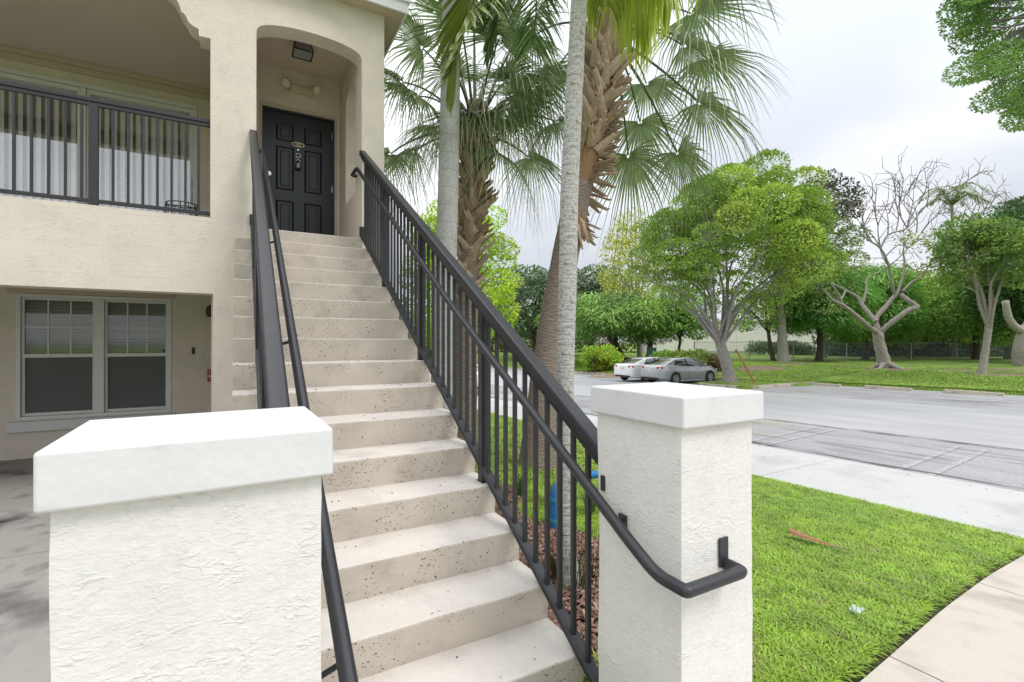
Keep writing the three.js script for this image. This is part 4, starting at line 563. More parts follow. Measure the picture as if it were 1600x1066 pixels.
// feathery sprays: flat drooping twigs of fine needles
function sprays(clumps, o) {
  const { cols, seed } = o, n = o.n * 2.4, size = o.size * 0.56, r = RNG(seed), P = [], C = []; let tot = 0; for (const c of clumps) tot += c.r * c.r;
  for (const c of clumps) { const m = Math.round(n * c.r * c.r / tot), tone = 0.8 + 0.4 * r(), cc = cols[Math.floor(r() * cols.length)];
    for (let k = 0; k < m; k++) {
      const u = r() * 2 - 1, a = r() * 6.283, s = Math.sqrt(1 - u * u), q = Math.cbrt(r()), p = V(c.p.x + s * Math.cos(a) * c.r * q, c.p.y + u * c.r * q * (c.f || 0.45), c.p.z + s * Math.sin(a) * c.r * q);
      const b = a + (r() - 0.5) * 1.4, dir = V(Math.cos(b), 0.15 - 0.9 * r(), Math.sin(b)).normalize(), sd = dir.clone().cross(V(0, 1, 0)).normalize(), L = size * (0.6 + 0.8 * r()), j = LEAFY * tone * (0.75 + 0.5 * r());
      for (let i = 0; i < 3; i++) { const x = p.clone().addScaledVector(dir, L * i / 3), d2 = p.clone().addScaledVector(dir, L * (i + 1.1) / 3); d2.y -= 0.1 * L * i; const w = L * 0.17 * (1 - i * 0.25); tri(P, x, x.clone().addScaledVector(dir, L * 0.22).addScaledVector(sd, w), d2); tri(P, x, d2, x.clone().addScaledVector(dir, L * 0.22).addScaledVector(sd, -w)); col(C, [cc[0] * j, cc[1] * j, cc[2] * j], 6); }
    } }
  return geoC(P, C);
}
function bent(a, b, n, k, r) { const o = []; const L = a.distanceTo(b); for (let i = 0; i <= n; i++) { const t = i / n, p = a.clone().lerp(b, t); if (i && i < n) p.add(V((r() - 0.5) * L * k, (r() - 0.5) * L * k * 0.6, (r() - 0.5) * L * k)); p.y += L * 0.12 * Math.sin(Math.PI * t); o.push(p); } return smooth(o, n * 2); }
// trunk, main limbs and the twigs that carry each clump
function woody(T, base, fork, limbsTo, clumps, rTrunk, rLimb, m, seed, trunkPts) {
  const r = RNG(seed), tp = trunkPts || [base, base.clone().lerp(fork, 0.5).add(V((r() - 0.5) * 0.15, 0, (r() - 0.5) * 0.15)), fork]; const N = 12;
  wpart(T, T, 'trunk', limb(smooth([tp[0].clone().add(V(0, -0.1, 0)), ...tp.slice(1)], N), lerpArr([rTrunk * 1.5, rTrunk * 1.08, rTrunk, rTrunk * 0.95, rTrunk * 0.92], N), 14, 0.18, seed), m);
  const nodes = [];
  const mains = limbsTo.map((e, i) => { const pts = bent(fork.clone().add(V((r() - 0.5) * rTrunk, -0.1, (r() - 0.5) * rTrunk)), e, 4, 0.10, r); const R = lerpArr([rLimb, rLimb * 0.62, rLimb * 0.3], pts.length - 1); pts.forEach((p, k) => { if (k > 2) nodes.push({ p, R: R[k], i }); }); return [limb(pts, R, 9, 0.15, seed + i)]; });
  for (const c of clumps) { let best = null, bd = 1e9; for (const q of nodes) { const d = q.p.distanceTo(c.p) + (q.p.y > c.p.y ? 1.5 : 0); if (d < bd) { bd = d; best = q; } } if (!best) continue; const pts = bent(best.p, c.p, 3, 0.12, r); mains[best.i].push(limb(pts, lerpArr([Math.min(best.R * 0.7, 0.06 + rLimb * 0.15), 0.012], pts.length - 1), 5));
    for (let k = 0; k < 3; k++) { const e = c.p.clone().add(V((r() - 0.5) * 1.3 * c.r, r() * c.r * 0.7, (r() - 0.5) * 1.3 * c.r)); mains[best.i].push(limb(bent(pts[Math.floor(pts.length * 0.6)], e, 2, 0.1, r), [0.022, 0.018, 0.012, 0.009, 0.006], 4)); } }
  for (const gs of mains) wpart(T, T, 'branch', mergeGeometries(gs), m);
}
// clumps over the skin of an egg-shaped crown given in picture terms: middle, half width, half height at a distance
function eggClumps(mid, rx, ry, rz, n, cr, seed, low = -0.5, shape) { const r = RNG(seed), o = []; for (let k = 0; k < n; k++) { const u = mix(low, 1, (k + r()) / n), a = k * 2.399 + r() * 0.9, s = Math.sqrt(Math.max(0, 1 - u * u)), q = 0.72 + 0.24 * r(), w = shape ? shape(u) : 1; o.push({ p: V(mid.x + RT.x * s * Math.cos(a) * rx * q * w + FW.x * s * Math.sin(a) * rz * q * w, mid.y + u * ry * q, mid.z + RT.z * s * Math.cos(a) * rx * q * w + FW.z * s * Math.sin(a) * rz * q * w), r: cr * (0.7 + 0.6 * r()), f: 0.68 }); } return o; }
const tree = (name, label, px, D, group) => { const b = gp(px, D); return [thing(name, label, 'tree', b.toArray(), group), b]; };
const sc_ = (D) => D / F;                                               // metres per picture pixel at distance D
{ // the big round tree on the island
  const D = 26.3, [T, b] = tree('shade_tree', 'large round bright green shade tree with grey forked trunk beside the parked silver car', 1141, D), k = sc_(D);
  const mid = at(1158, 392, D), lump = [0.86, 1.06, 0.92, 1.1, 0.82, 1.0, 1.08, 0.88]; let li = 0;
  const cl = [...eggClumps(mid, 140 * k, 120 * k, 130 * k, 78, 0.92, 71, -0.42), ...eggClumps(at(1165, 380, D), 100 * k, 84 * k, 95 * k, 30, 0.9, 72, -0.5)].filter((c) => { const f = lump[li++ % 8]; c.p.sub(mid).multiplyScalar(f).add(mid); return li % 9 !== 4; });
  for (const [x, y, rr] of [[1012, 440, 0.75], [993, 430, 0.55], [1030, 462, 0.6], [1003, 405, 0.7], [1022, 372, 0.75], [1040, 345, 0.7], [1066, 322, 0.65], [1290, 415, 0.55], [1312, 404, 0.42], [1272, 390, 0.8], [1240, 452, 0.5], [1140, 276, 0.7], [1172, 270, 0.75], [1215, 282, 0.8], [1255, 310, 0.75], [1282, 345, 0.7], [1100, 300, 0.75], [1195, 300, 0.8], [1050, 462, 0.6], [1078, 448, 0.65], [1075, 472, 0.45], [1108, 452, 0.6], [1132, 466, 0.5], [1165, 458, 0.6], [1190, 472, 0.5], [1215, 460, 0.6], [1255, 440, 0.6], [1148, 442, 0.7], [1030, 482, 0.42], [1118, 480, 0.38], [1200, 486, 0.36]]) cl.push({ p: at(x, y, D + ((x * 7) % 5) * 0.6 - 1.2), r: rr, f: 0.8 });
  const fork = at(1126, 540, D);
  woody(T, b, fork, [[1020, 440, -1.5], [1060, 415, 1.8], [1105, 380, -2], [1140, 360, 0], [1165, 380, 2.2], [1215, 430, -1.4], [1240, 410, 1.2], [1180, 420, -3], [1090, 440, 3], [1040, 455, 0.6], [1080, 400, -0.4], [1125, 400, 1.6], [1155, 430, -1.2], [1195, 395, 0.3], [1225, 445, 2.4], [1030, 430, -2.2], [1070, 450, 1.0], [1115, 430, -2.6], [1205, 455, -0.6], [1170, 440, 1.8], [1050, 470, -0.8]].map(([x, y, d]) => at(x, y, D + d)), cl, 0.29, 0.095, mGreyBark, 5, [b, at(1137, 575, D), at(1131, 556, D), fork]);
  wpart(T, T, 'crown', leaves(cl, { n: 135000, size: 0.125, cols: [[0.19, 0.28, 0.048], [0.26, 0.335, 0.065], [0.145, 0.23, 0.042], [0.22, 0.30, 0.055]], seed: 3, long: 1.7, inner: 0.12, dome: 0.6 }), mLeaf);
  const pr = thing('tree_prop', 'leaning wooden pole propping the big round tree', 'pole', gp(1181, 25.6).toArray()); const e = at(1150, 546, D); wpart(pr, pr, 'pole', limb([pr.position.clone().add(V(0, -0.05, 0)), e], [0.05, 0.045], 8), M({ c: [0.36, 0.17, 0.07], r: 0.8 })); wpart(pr, pr, 'strap', new THREE.TorusGeometry(0.07, 0.015, 6, 14).translate(e.x, e.y - 0.1, e.z), mDarkBark);
}
const simple = (name, label, px, D, { cx = px, top, bot, hw, n = 24000, size = 0.16, cols, bark = mGreyBark, rT = 0.2, nc = 46, cr = 1, seed = 1, low = -0.75, spray = false, fork, gap = 0, dz = 0.85, group, hang = 0, long = 1.6, shape }) => {
  const [T, b] = tree(name, label, px, D, group), k = sc_(D), mid = at(cx, (top + bot) / 2, D), ry = (bot - top) / 2 * k, rx = hw * k; let cl = eggClumps(mid, rx, ry, rx * dz, nc, cr, seed, low, shape); if (gap) { const r = RNG(seed + 5); cl = cl.filter(() => r() > gap); }
  const fk = at(fork ? fork[0] : mix(px, cx, 0.4), fork ? fork[1] : mix(bot, top, 0.12), D), r = RNG(seed + 9), lt = []; for (let i = 0; i < 6; i++) { const a = i / 6 * 6.283 + r(); lt.push(V(mid.x + RT.x * Math.cos(a) * rx * 0.55 + FW.x * Math.sin(a) * rx * 0.5, mid.y + ry * (r() * 0.9 - 0.1), mid.z + RT.z * Math.cos(a) * rx * 0.55 + FW.z * Math.sin(a) * rx * 0.5)); }
  woody(T, b, fk, lt, cl, rT, rT * 0.55, bark, seed); wpart(T, T, 'crown', (spray ? sprays : leaves)(cl, { n, size, cols, seed, hang, long }), mLeaf); return T;
};
const CY = [[0.14, 0.235, 0.06], [0.165, 0.265, 0.065], [0.115, 0.205, 0.06]], DK = [[0.085, 0.13, 0.06], [0.10, 0.15, 0.07], [0.075, 0.115, 0.055]], YG = [[0.26, 0.36, 0.03], [0.21, 0.34, 0.03], [0.30, 0.38, 0.04]], MG = [[0.165, 0.26, 0.055], [0.20, 0.295, 0.06], [0.135, 0.225, 0.05]];
simple('garden_tree', 'small vivid yellow green tree behind the two fan palms and the stair railing', 728, 15.5, { cx: 722, top: 300, bot: 560, hw: 84, n: 26000, size: 0.085, cols: YG, rT: 0.09, nc: 60, cr: 0.42, seed: 21, low: -0.9, dz: 0.9 });
simple('oak_tree', 'dark olive oak in the far background seen left of the slim palm trunk', 838, 62, { cx: 828, top: 420, bot: 545, hw: 62, n: 16000, size: 0.32, cols: DK, bark: mDarkBark, rT: 0.3, nc: 40, cr: 1.9, seed: 22 });
simple('oak_tree', 'dark olive oak in the far background just right of the slim palm trunk', 925, 60, { cx: 922, top: 424, bot: 530, hw: 66, n: 18000, size: 0.3, cols: DK, bark: mDarkBark, rT: 0.3, nc: 44, cr: 1.9, seed: 23 });
simple('cypress_tree', 'feathery dark green cypress above the rounded yellow bush left of the white car', 972, 47, { cx: 940, top: 466, bot: 545, hw: 84, gap: 0.25, n: 7000, size: 0.75, cols: CY, bark: mDarkBark, rT: 0.36, nc: 34, cr: 1.7, seed: 24, spray: true, low: -0.6 });
simple('cypress_tree', 'feathery dark green cypress rising behind the parked white car roof', 1013, 45, { cx: 1020, top: 470, bot: 534, hw: 58, gap: 0.22, n: 5000, size: 0.7, cols: CY, bark: mDarkBark, rT: 0.26, nc: 30, cr: 1.5, seed: 25, spray: true, low: -0.5 });
simple('thin_tree', 'sparse pale yellow tree between the slim palm and the big round tree', 1000, 50, { cx: 985, top: 332, bot: 515, hw: 42, n: 9000, size: 0.24, cols: [[0.33, 0.36, 0.07], [0.26, 0.31, 0.07], [0.36, 0.36, 0.10]], rT: 0.2, nc: 44, cr: 1.2, seed: 26, hang: 0.4, low: -0.95, gap: 0.1 });
simple('thin_tree', 'slender dark stemmed tree directly behind the gap left of the big tree trunk', 1061, 44, { cx: 1066, top: 440, bot: 545, hw: 46, n: 6000, size: 0.22, cols: MG, bark: mDarkBark, rT: 0.13, nc: 22, cr: 1.1, seed: 27, gap: 0.2 });
simple('oak_tree', 'tall grey trunked oak with sparse crown right of the big round tree', 1224, 41, { cx: 1248, top: 300, bot: 500, hw: 84, n: 17000, size: 0.2, cols: [[0.14, 0.20, 0.06], [0.17, 0.22, 0.075], [0.11, 0.17, 0.05]], rT: 0.36, nc: 62, cr: 1.0, seed: 28, low: -0.9, fork: [1219, 470], gap: 0.12 });
simple('thin_tree', 'thin dark trunked tree just left of the tall grey oak trunk', 1209, 42, { cx: 1188, top: 450, bot: 525, hw: 42, n: 4500, size: 0.2, cols: MG, bark: mDarkBark, rT: 0.15, nc: 24, cr: 0.9, seed: 29 });
simple('cypress_tree', 'broad feathery green cypress between the grey oak and the bare tree', 1279, 43, { cx: 1284, top: 425, bot: 528, hw: 64, n: 15000, size: 0.7, cols: [[0.14, 0.27, 0.065], [0.17, 0.30, 0.07], [0.115, 0.23, 0.06]], bark: mDarkBark, rT: 0.24, nc: 44, cr: 1.45, seed: 30, spray: true, low: -0.7 });
for (const [i, [px, D, cx, tp, bt, hw, cols, lab]] of [[1352, 47, 1358, 415, 545, 62, [[0.14, 0.265, 0.06], [0.17, 0.295, 0.065]], 'soft green feathery cypress standing behind the bare tree fork'], [1423, 52, 1418, 425, 545, 60, MG, 'leafy mid green tree behind the fence right of the bare tree'], [1475, 56, 1470, 432, 545, 66, [[0.22, 0.33, 0.06], [0.25, 0.35, 0.07]], 'light green leafy tree behind the fence near the far feather palm'], [1523, 46, 1528, 420, 540, 60, MG, 'green tree with straight dark trunk behind the small forked tree'], [1575, 47, 1590, 440, 540, 52, [[0.155, 0.26, 0.06], [0.19, 0.29, 0.065]], 'green tree with mossy trunk at the far end of the fence']].entries()) simple('fence_tree', lab, px, D, { cx, top: tp, bot: bt, hw, n: 15000, size: i === 0 ? 0.7 : 0.26, cols, bark: mDarkBark, rT: 0.24, nc: 44, cr: 1.6, seed: 31 + i, spray: i === 0, low: -0.85, gap: 0.08 });
simple('forked_tree', 'small leafy tree with pale forked trunk near the right wheel stops', 1533, 25.2, { cx: 1532, top: 335, bot: 478, hw: 60, gap: 0.36, n: 15000, size: 0.15, cols: [[0.12, 0.19, 0.045], [0.15, 0.22, 0.05], [0.095, 0.16, 0.04]], bark: mPaleBark, rT: 0.16, nc: 64, cr: 0.62, seed: 41, low: -0.6, fork: [1545, 512] });
simple('dense_tree', 'dense dark green tree at the right rear behind the small forked tree', 1640, 38, { cx: 1625, top: 300, bot: 530, hw: 92, n: 34000, size: 0.26, cols: [[0.045, 0.095, 0.03], [0.06, 0.12, 0.035]], bark: mDarkBark, rT: 0.35, nc: 66, cr: 1.5, seed: 42, low: -0.9 });
simple('thin_tree', 'tall sparse dark leaved tree showing above the big round tree crown', 1285, 52, { cx: 1287, top: 274, bot: 360, hw: 44, n: 2600, size: 0.34, cols: [[0.05, 0.065, 0.04], [0.07, 0.08, 0.05]], bark: mGreyBark, rT: 0.3, nc: 24, cr: 1.0, seed: 43, gap: 0.15, low: -0.8 });
simple('street_tree', 'near leafy tree whose bright crown hangs into the top right corner', 1830, 13, { cx: 1722, top: -300, bot: 232, hw: 205, n: 76000, size: 0.085, cols: [[0.15, 0.245, 0.065], [0.185, 0.28, 0.075], [0.12, 0.21, 0.06]], rT: 0.25, nc: 150, cr: 0.48, seed: 44, low: -0.98, long: 1.5, gap: 0.16 });
{ // bare pale tree with heavy crooked limbs
  const D = 30.5, [T, b] = tree('bare_tree', 'pale bare tree with thick crooked limbs and leafless upper twigs on the lawn', 1383, D), k = sc_(D), r = RNG(91), Q = (X, Y, dz = 0) => at(1260 + X / 2.665, 240 + Y / 2.665, D + dz);
  const b0 = b.clone().add(V(0, -0.1, 0)); wpart(T, T, 'trunk', limb(smooth([b0, Q(318, 850), Q(306, 800), Q(298, 745)], 14), lerpArr([0.45, 0.33, 0.30, 0.27], 14), 16, 0.2, 3), mPaleBark);
  const L = (pts, r0, r1, m = mPaleBark) => { const s = smooth(pts.map((p) => Q(...p)), pts.length * 4); return limb(s, lerpArr([r0 * 0.72, (r0 + r1) * 0.39, r1 * 0.85], s.length - 1), 10, 0.26, Math.floor(r() * 99)); };
  const grp = [[L([[298, 745], [265, 725, -0.4], [200, 670, -0.9], [150, 630, -1.2], [110, 610, -1.4], [75, 570, -1.5]], 0.24, 0.06), L([[150, 630, -1.2], [130, 580, -1.4], [100, 540, -1.7]], 0.12, 0.05), L([[165, 570, 0.9], [150, 600, 0.2], [140, 610, -0.6]], 0.06, 0.05)],
    [L([[290, 700], [240, 640, 0.6], [215, 600, 0.9], [165, 570, 1.1], [105, 540, 1.4]], 0.20, 0.06), L([[235, 625, 0.7], [250, 570, 0.9], [255, 520, 1.2], [330, 485, 1.6]], 0.12, 0.03)],
    [L([[298, 735], [290, 690, 0.2], [330, 640, 0.3], [375, 585, 0.4]], 0.22, 0.15), L([[370, 588, 0.4], [355, 540, 0.2], [345, 470, 0], [310, 395, -0.3], [260, 360, -0.7], [200, 310, -1], [130, 260, -1.4]], 0.13, 0.02), L([[378, 588, 0.4], [400, 520, 0.7], [410, 455, 0.9], [405, 400, 1], [440, 320, 1.3]], 0.12, 0.03)],
    [L([[305, 745], [360, 700, -0.3], [430, 650, -0.5], [460, 638, -0.5], [430, 615, -0.3], [395, 585, 0.1]], 0.23, 0.15), L([[400, 575, 0.1], [440, 535, 0.5], [480, 510, 0.9], [560, 400, 1.5], [700, 270, 2], [850, 175, 2.6]], 0.11, 0.015)]];
  const tw = [L([[310, 395, -0.3], [340, 340, 0], [420, 310, 0.4], [500, 220, 0.8], [620, 150, 1.2], [710, 85, 1.6]], 0.07, 0.012), L([[420, 310, 0.4], [380, 230, 0.2], [370, 130, 0], [375, 80, 0]], 0.05, 0.012), L([[380, 230, 0.2], [430, 150, 0.4], [460, 75, 0.6]], 0.035, 0.01), L([[420, 310, 0.4], [470, 200, 0.9], [550, 70, 1.4]], 0.045, 0.01), L([[260, 360, -0.7], [240, 300, -0.9], [235, 170, -1.2]], 0.04, 0.01), L([[345, 470, 0], [400, 420, 0.8], [480, 330, 1.3], [560, 230, 1.8]], 0.05, 0.01), L([[310, 395, -0.3], [300, 300, -0.8], [340, 200, -1.1], [345, 110, -1.3]], 0.045, 0.01), L([[200, 310, -1], [180, 250, -1.2], [150, 230, -1.3]], 0.03, 0.01)];
  const grow = (X, Y, Z, ang, len, rad, lvl) => { const n = 3, pts = [[X, Y, Z]]; let x = X, y = Y, z = Z, an = ang; for (let i = 0; i < n; i++) { an += (r() - 0.5) * 0.55; x += Math.cos(an) * len / n; y -= Math.sin(an) * len / n; z += (r() - 0.5) * 0.5; pts.push([x, y, z]); if (lvl && r() < 0.66) grow(x, y, z, an + (r() < 0.5 ? 1 : -1) * (0.5 + r() * 0.5), len * (0.5 + 0.3 * r()), rad * 0.66, lvl - 1); } tw.push(limb(smooth(pts.map((p) => Q(...p)), 6), lerpArr([rad, rad * 0.7, 0.011], 6), 5)); };
  for (const [x, y, z, a, l] of [[310, 395, -0.3, 1.9, 150], [280, 375, -0.5, 2.2, 130], [240, 345, -0.8, 1.7, 120], [200, 310, -1, 2.3, 100], [170, 290, -1.2, 1.6, 90], [340, 340, 0, 1.7, 150], [375, 320, 0.2, 1.2, 140], [420, 310, 0.4, 1.5, 170], [395, 260, 0.3, 1.9, 130], [380, 230, 0.2, 1.3, 130], [372, 160, 0, 1.7, 80], [430, 150, 0.4, 1.2, 90], [470, 210, 0.9, 0.9, 130], [500, 220, 0.8, 1.5, 120], [540, 190, 1, 1.1, 100], [590, 165, 1.1, 0.6, 90], [480, 330, 1.3, 1.0, 140], [520, 280, 1.6, 0.8, 130], [345, 470, 0, 2.3, 120], [330, 430, -0.1, 0.9, 110], [345, 250, -0.8, 1.4, 120], [300, 300, -0.8, 2, 120], [240, 300, -0.9, 1.3, 100], [150, 245, -1.3, 1.9, 70], [640, 310, 1.7, 1.0, 110], [720, 255, 2.1, 0.7, 100], [560, 400, 1.5, 1.1, 120], [330, 485, 1.6, 0.7, 90], [100, 540, -1.7, 1.9, 60], [75, 570, -1.5, 2.4, 50], [105, 540, 1.4, 2.2, 70], [480, 510, 0.9, 0.5, 90], [400, 420, 0.8, 1.3, 120], [440, 380, 1, 0.7, 130], [560, 400, 1.5, 0.6, 150], [600, 350, 1.7, 1.2, 150], [640, 310, 1.7, 0.5, 140], [680, 285, 1.9, 1.2, 120], [700, 270, 2, 0.3, 120], [760, 235, 2.3, 0.9, 100], [800, 205, 2.4, 0.4, 90], [650, 130, 1.3, 0.6, 90], [690, 100, 1.5, 0.4, 80], [520, 440, 1.2, 0.6, 140], [500, 470, 1, 0.2, 120], [460, 330, 1.2, 1.6, 150], [290, 250, -0.8, 1.8, 120]]) grow(x, y, z, a, l, 0.04, 2);
  for (const g of grp) wpart(T, T, 'branch', mergeGeometries(g), mPaleBark); wpart(T, T, 'twigs', mergeGeometries(tw), mTwig).userData.kind = 'stuff';
  const cl = []; for (let i = 0; i < 44; i++) cl.push({ p: Q(380 + r() * 330, 330 + r() * 190, (r() - 0.5) * 3), r: 0.45, f: 0.7 }); wpart(T, T, 'crown', leaves(cl, { n: 1500, size: 0.16, cols: [[0.2, 0.23, 0.06], [0.17, 0.22, 0.05], [0.24, 0.22, 0.09]], seed: 92 }), mLeaf);
  for (let i = 0; i < 9; i++) { const a = i / 9 * 6.283 + r() * 0.4, e = V(b.x + Math.cos(a) * (1.0 + r() * 1.1), 0, b.z + Math.sin(a) * (1.0 + r() * 1.1)); e.y = G(e.x, e.z) - 0.04; wpart(T, T, 'root', limb(smooth([b.clone().add(V(Math.cos(a) * 0.25, 0.28, Math.sin(a) * 0.25)), b.clone().lerp(e, 0.5).add(V((r() - 0.5) * 0.3, 0.03, (r() - 0.5) * 0.3)), e], 8), lerpArr([0.17, 0.09, 0.04], 8), 8, 0.2, i), mPaleBark); }
}
{ // stout pale tree cut by the right edge
  const D = 33, [T, b] = tree('bottle_tree', 'stout pale trunk with one upturned limb at the right edge of the lawn', 1603, D), Q = (x, y, dz = 0) => at(x, y, D + dz);
  wpart(T, T, 'trunk', limb(smooth([b.clone().add(V(0, -0.1, 0)), Q(1602, 550), Q(1602, 530), Q(1606, 510)], 12), lerpArr([0.62, 0.66, 0.5, 0.38], 12), 14, 0.12, 2), mPaleBark); wpart(T, T, 'branch', limb(smooth([Q(1604, 520), Q(1588, 512), Q(1577, 498), Q(1571, 470)], 14), lerpArr([0.3, 0.22, 0.2], 14), 10, 0.1, 3), mPaleBark); wpart(T, T, 'branch', limb(smooth([Q(1606, 512), Q(1625, 480), Q(1640, 420)], 12), lerpArr([0.34, 0.2], 12), 10), mPaleBark);
}
{ // far feather palm
  const D = 52, [T, b] = tree('feather_palm', 'distant feather palm rising above the trees behind the bare tree', 1492, D), c = at(1488, 322, D), k = sc_(D);
  wpart(T, T, 'trunk', limb([b.clone(), b.clone().lerp(c, 0.5).add(V(0.2, 0, 0)), c], [0.24, 0.16, 0.13], 10), mGreyBark);
  const r = RNG(95); for (let i = 0; i < 12; i++) { const a = i / 12 * 6.283, h = 0.5 + r() * 1.3, e = c.clone().addScaledVector(RT, Math.cos(a) * 46 * k).addScaledVector(FW, Math.sin(a) * 40 * k).add(V(0, h - 0.9, 0)), m = c.clone().lerp(e, 0.45).add(V(0, h * 0.8 + 0.3, 0)); wpart(T, T, 'frond', featherFrond([c.clone(), m, e], 0.9, 200 + i, { n: 26, w: 0.06, droop: 0.7, c: [0.13, 0.19, 0.05] }), mFrond); }
}

// ================================================================ HEDGES, BUSHES, FAR WOOD, BUILDING, FENCE
function bush(label, px, D, w, h, cols, n, size, seed, red) { const b = gp(px, D), k = sc_(D), T = thing('bush', label, 'bush', b.toArray()), r = RNG(seed), cl = []; const R = w * k / 2, Hh = h * k; for (let i = 0; i < 34; i++) { const a = r() * 6.283, q = Math.sqrt(r()) * 0.8, t = r(); cl.push({ p: V(b.x + Math.cos(a) * q * R, b.y + Hh * (0.25 + 0.6 * t * (1 - 0.4 * q)), b.z + Math.sin(a) * q * R), r: R * 0.3, f: 0.8 }); }
  const st = []; for (let i = 0; i < 30; i++) { const a = r() * 6.283, q = r() * R * 0.85; st.push(limb([V(b.x + Math.cos(a) * q * 0.6, b.y - 0.05, b.z + Math.sin(a) * q * 0.6), V(b.x + Math.cos(a) * q, b.y + Hh * 0.6, b.z + Math.sin(a) * q)], [0.03, 0.012], 5)); } wpart(T, T, 'stems', mergeGeometries(st), red ? M({ c: [0.13, 0.06, 0.05], r: 0.9 }) : mDarkBark); wpart(T, T, 'foliage', leaves(cl, { n, size, cols, seed, inner: 0.4 }), mLeaf); }
bush('rounded yellow green bush on the bank left of the white car', 937, 40, 68, 44, [[0.26, 0.33, 0.03], [0.18, 0.28, 0.03]], 7000, 0.17, 51, true);
bush('loose olive bush with reddish stems behind the silver car roof', 1072, 35, 80, 36, [[0.13, 0.19, 0.04], [0.17, 0.22, 0.05]], 8000, 0.16, 52); bush('low reddish leaved bush between the silver car and the big tree trunk', 1112, 34.5, 50, 26, [[0.16, 0.14, 0.06], [0.13, 0.17, 0.05], [0.12, 0.06, 0.05]], 5000, 0.15, 53, true);
bush('low spiky green bush left of the big tree behind the cars', 1040, 37, 50, 30, [[0.13, 0.22, 0.04]], 4000, 0.2, 54);
{ const k = 62 / F, a = at(1172, 556, 62), z = at(1268, 556, 62), T = thing('hedge', 'clipped dark green hedge in front of the pale wall beyond the fence', 'hedge', [(a.x + z.x) / 2, -2.95, (a.z + z.z) / 2]), cl = [], r = RNG(61); for (let i = 0; i < 90; i++) { const p = a.clone().lerp(z, r()); p.y = -2.9 + 0.25 + r() * 1.15; cl.push({ p: p.addScaledVector(FW, (r() - 0.5) * 1.2), r: 0.5, f: 0.8 }); } wpart(T, T, 'foliage', leaves(cl, { n: 9000, size: 0.2, cols: DK, seed: 61, inner: 0.5 }), mLeaf); void k; }
const farMass = (name, label, x0, x1, D, y0, y1, n, size, cols, seed, cr) => { const r = RNG(seed), cl = []; for (let i = 0; i < 150; i++) { const x = mix(x0, x1, r()), d = D + (r() - 0.5) * 8, y = mix(y1, y0, Math.pow(r(), 0.9) * (0.8 + 0.2 * Math.sin(x * 0.05 + seed))); cl.push({ p: at(x, y, d), r: cr, f: 0.9 }); } tag(top(name, leaves(cl, { n, size, cols, seed, inner: 0.6 }), mLeaf), label, 'foliage', null, 'stuff'); };
farMass('dark_undergrowth', 'dark dense undergrowth behind the chain link fence', 1290, 1680, 60, 528, 556, 18000, 0.4, [[0.025, 0.045, 0.022], [0.035, 0.06, 0.025]], 63, 1.6);
farMass('far_wood', 'far green wood closing the view behind the fence trees', 1300, 1720, 78, 430, 545, 30000, 0.6, [[0.12, 0.22, 0.05], [0.15, 0.26, 0.06], [0.10, 0.18, 0.05]], 64, 3); farMass('far_wood', 'far shrubbery and trees behind the parked cars and palms', 560, 1010, 82, 480, 552, 26000, 0.5, [[0.06, 0.12, 0.035], [0.08, 0.15, 0.04], [0.13, 0.14, 0.05], [0.12, 0.08, 0.05]], 65, 2.6);
{ // long pale building beyond the fence
  const a = at(1010, 556, 74), z = at(1300, 556, 70), L = a.distanceTo(z), T = thing('warehouse', 'long pale low building behind the trees and the clipped hedge', 'building', [a.x, -3, a.z]); T.rotation.y = -Math.atan2(z.z - a.z, z.x - a.x);
  part(T, 'wall', box(0, L, 0, 4.6, -10, 0), M({ map: stuccoMap([0.72, 0.70, 0.65], 9), r: 0.9 })); part(T, 'roof', box(-0.2, L + 0.2, 4.601, 4.9, -10.2, 0.2), M({ c: [0.5, 0.5, 0.5], r: 0.8 })); part(T, 'foundation', box(-0.02, L + 0.02, 0, 0.4, -0.01, 0.03), M({ c: [0.35, 0.34, 0.32], r: 0.9 })); for (let i = 1; i < 6; i++) part(T, 'wall_joint', box(L * i / 6 - 0.03, L * i / 6 + 0.03, 0.41, 4.59, -0.005, 0.012), M({ c: [0.6, 0.58, 0.54], r: 0.9 }));
}
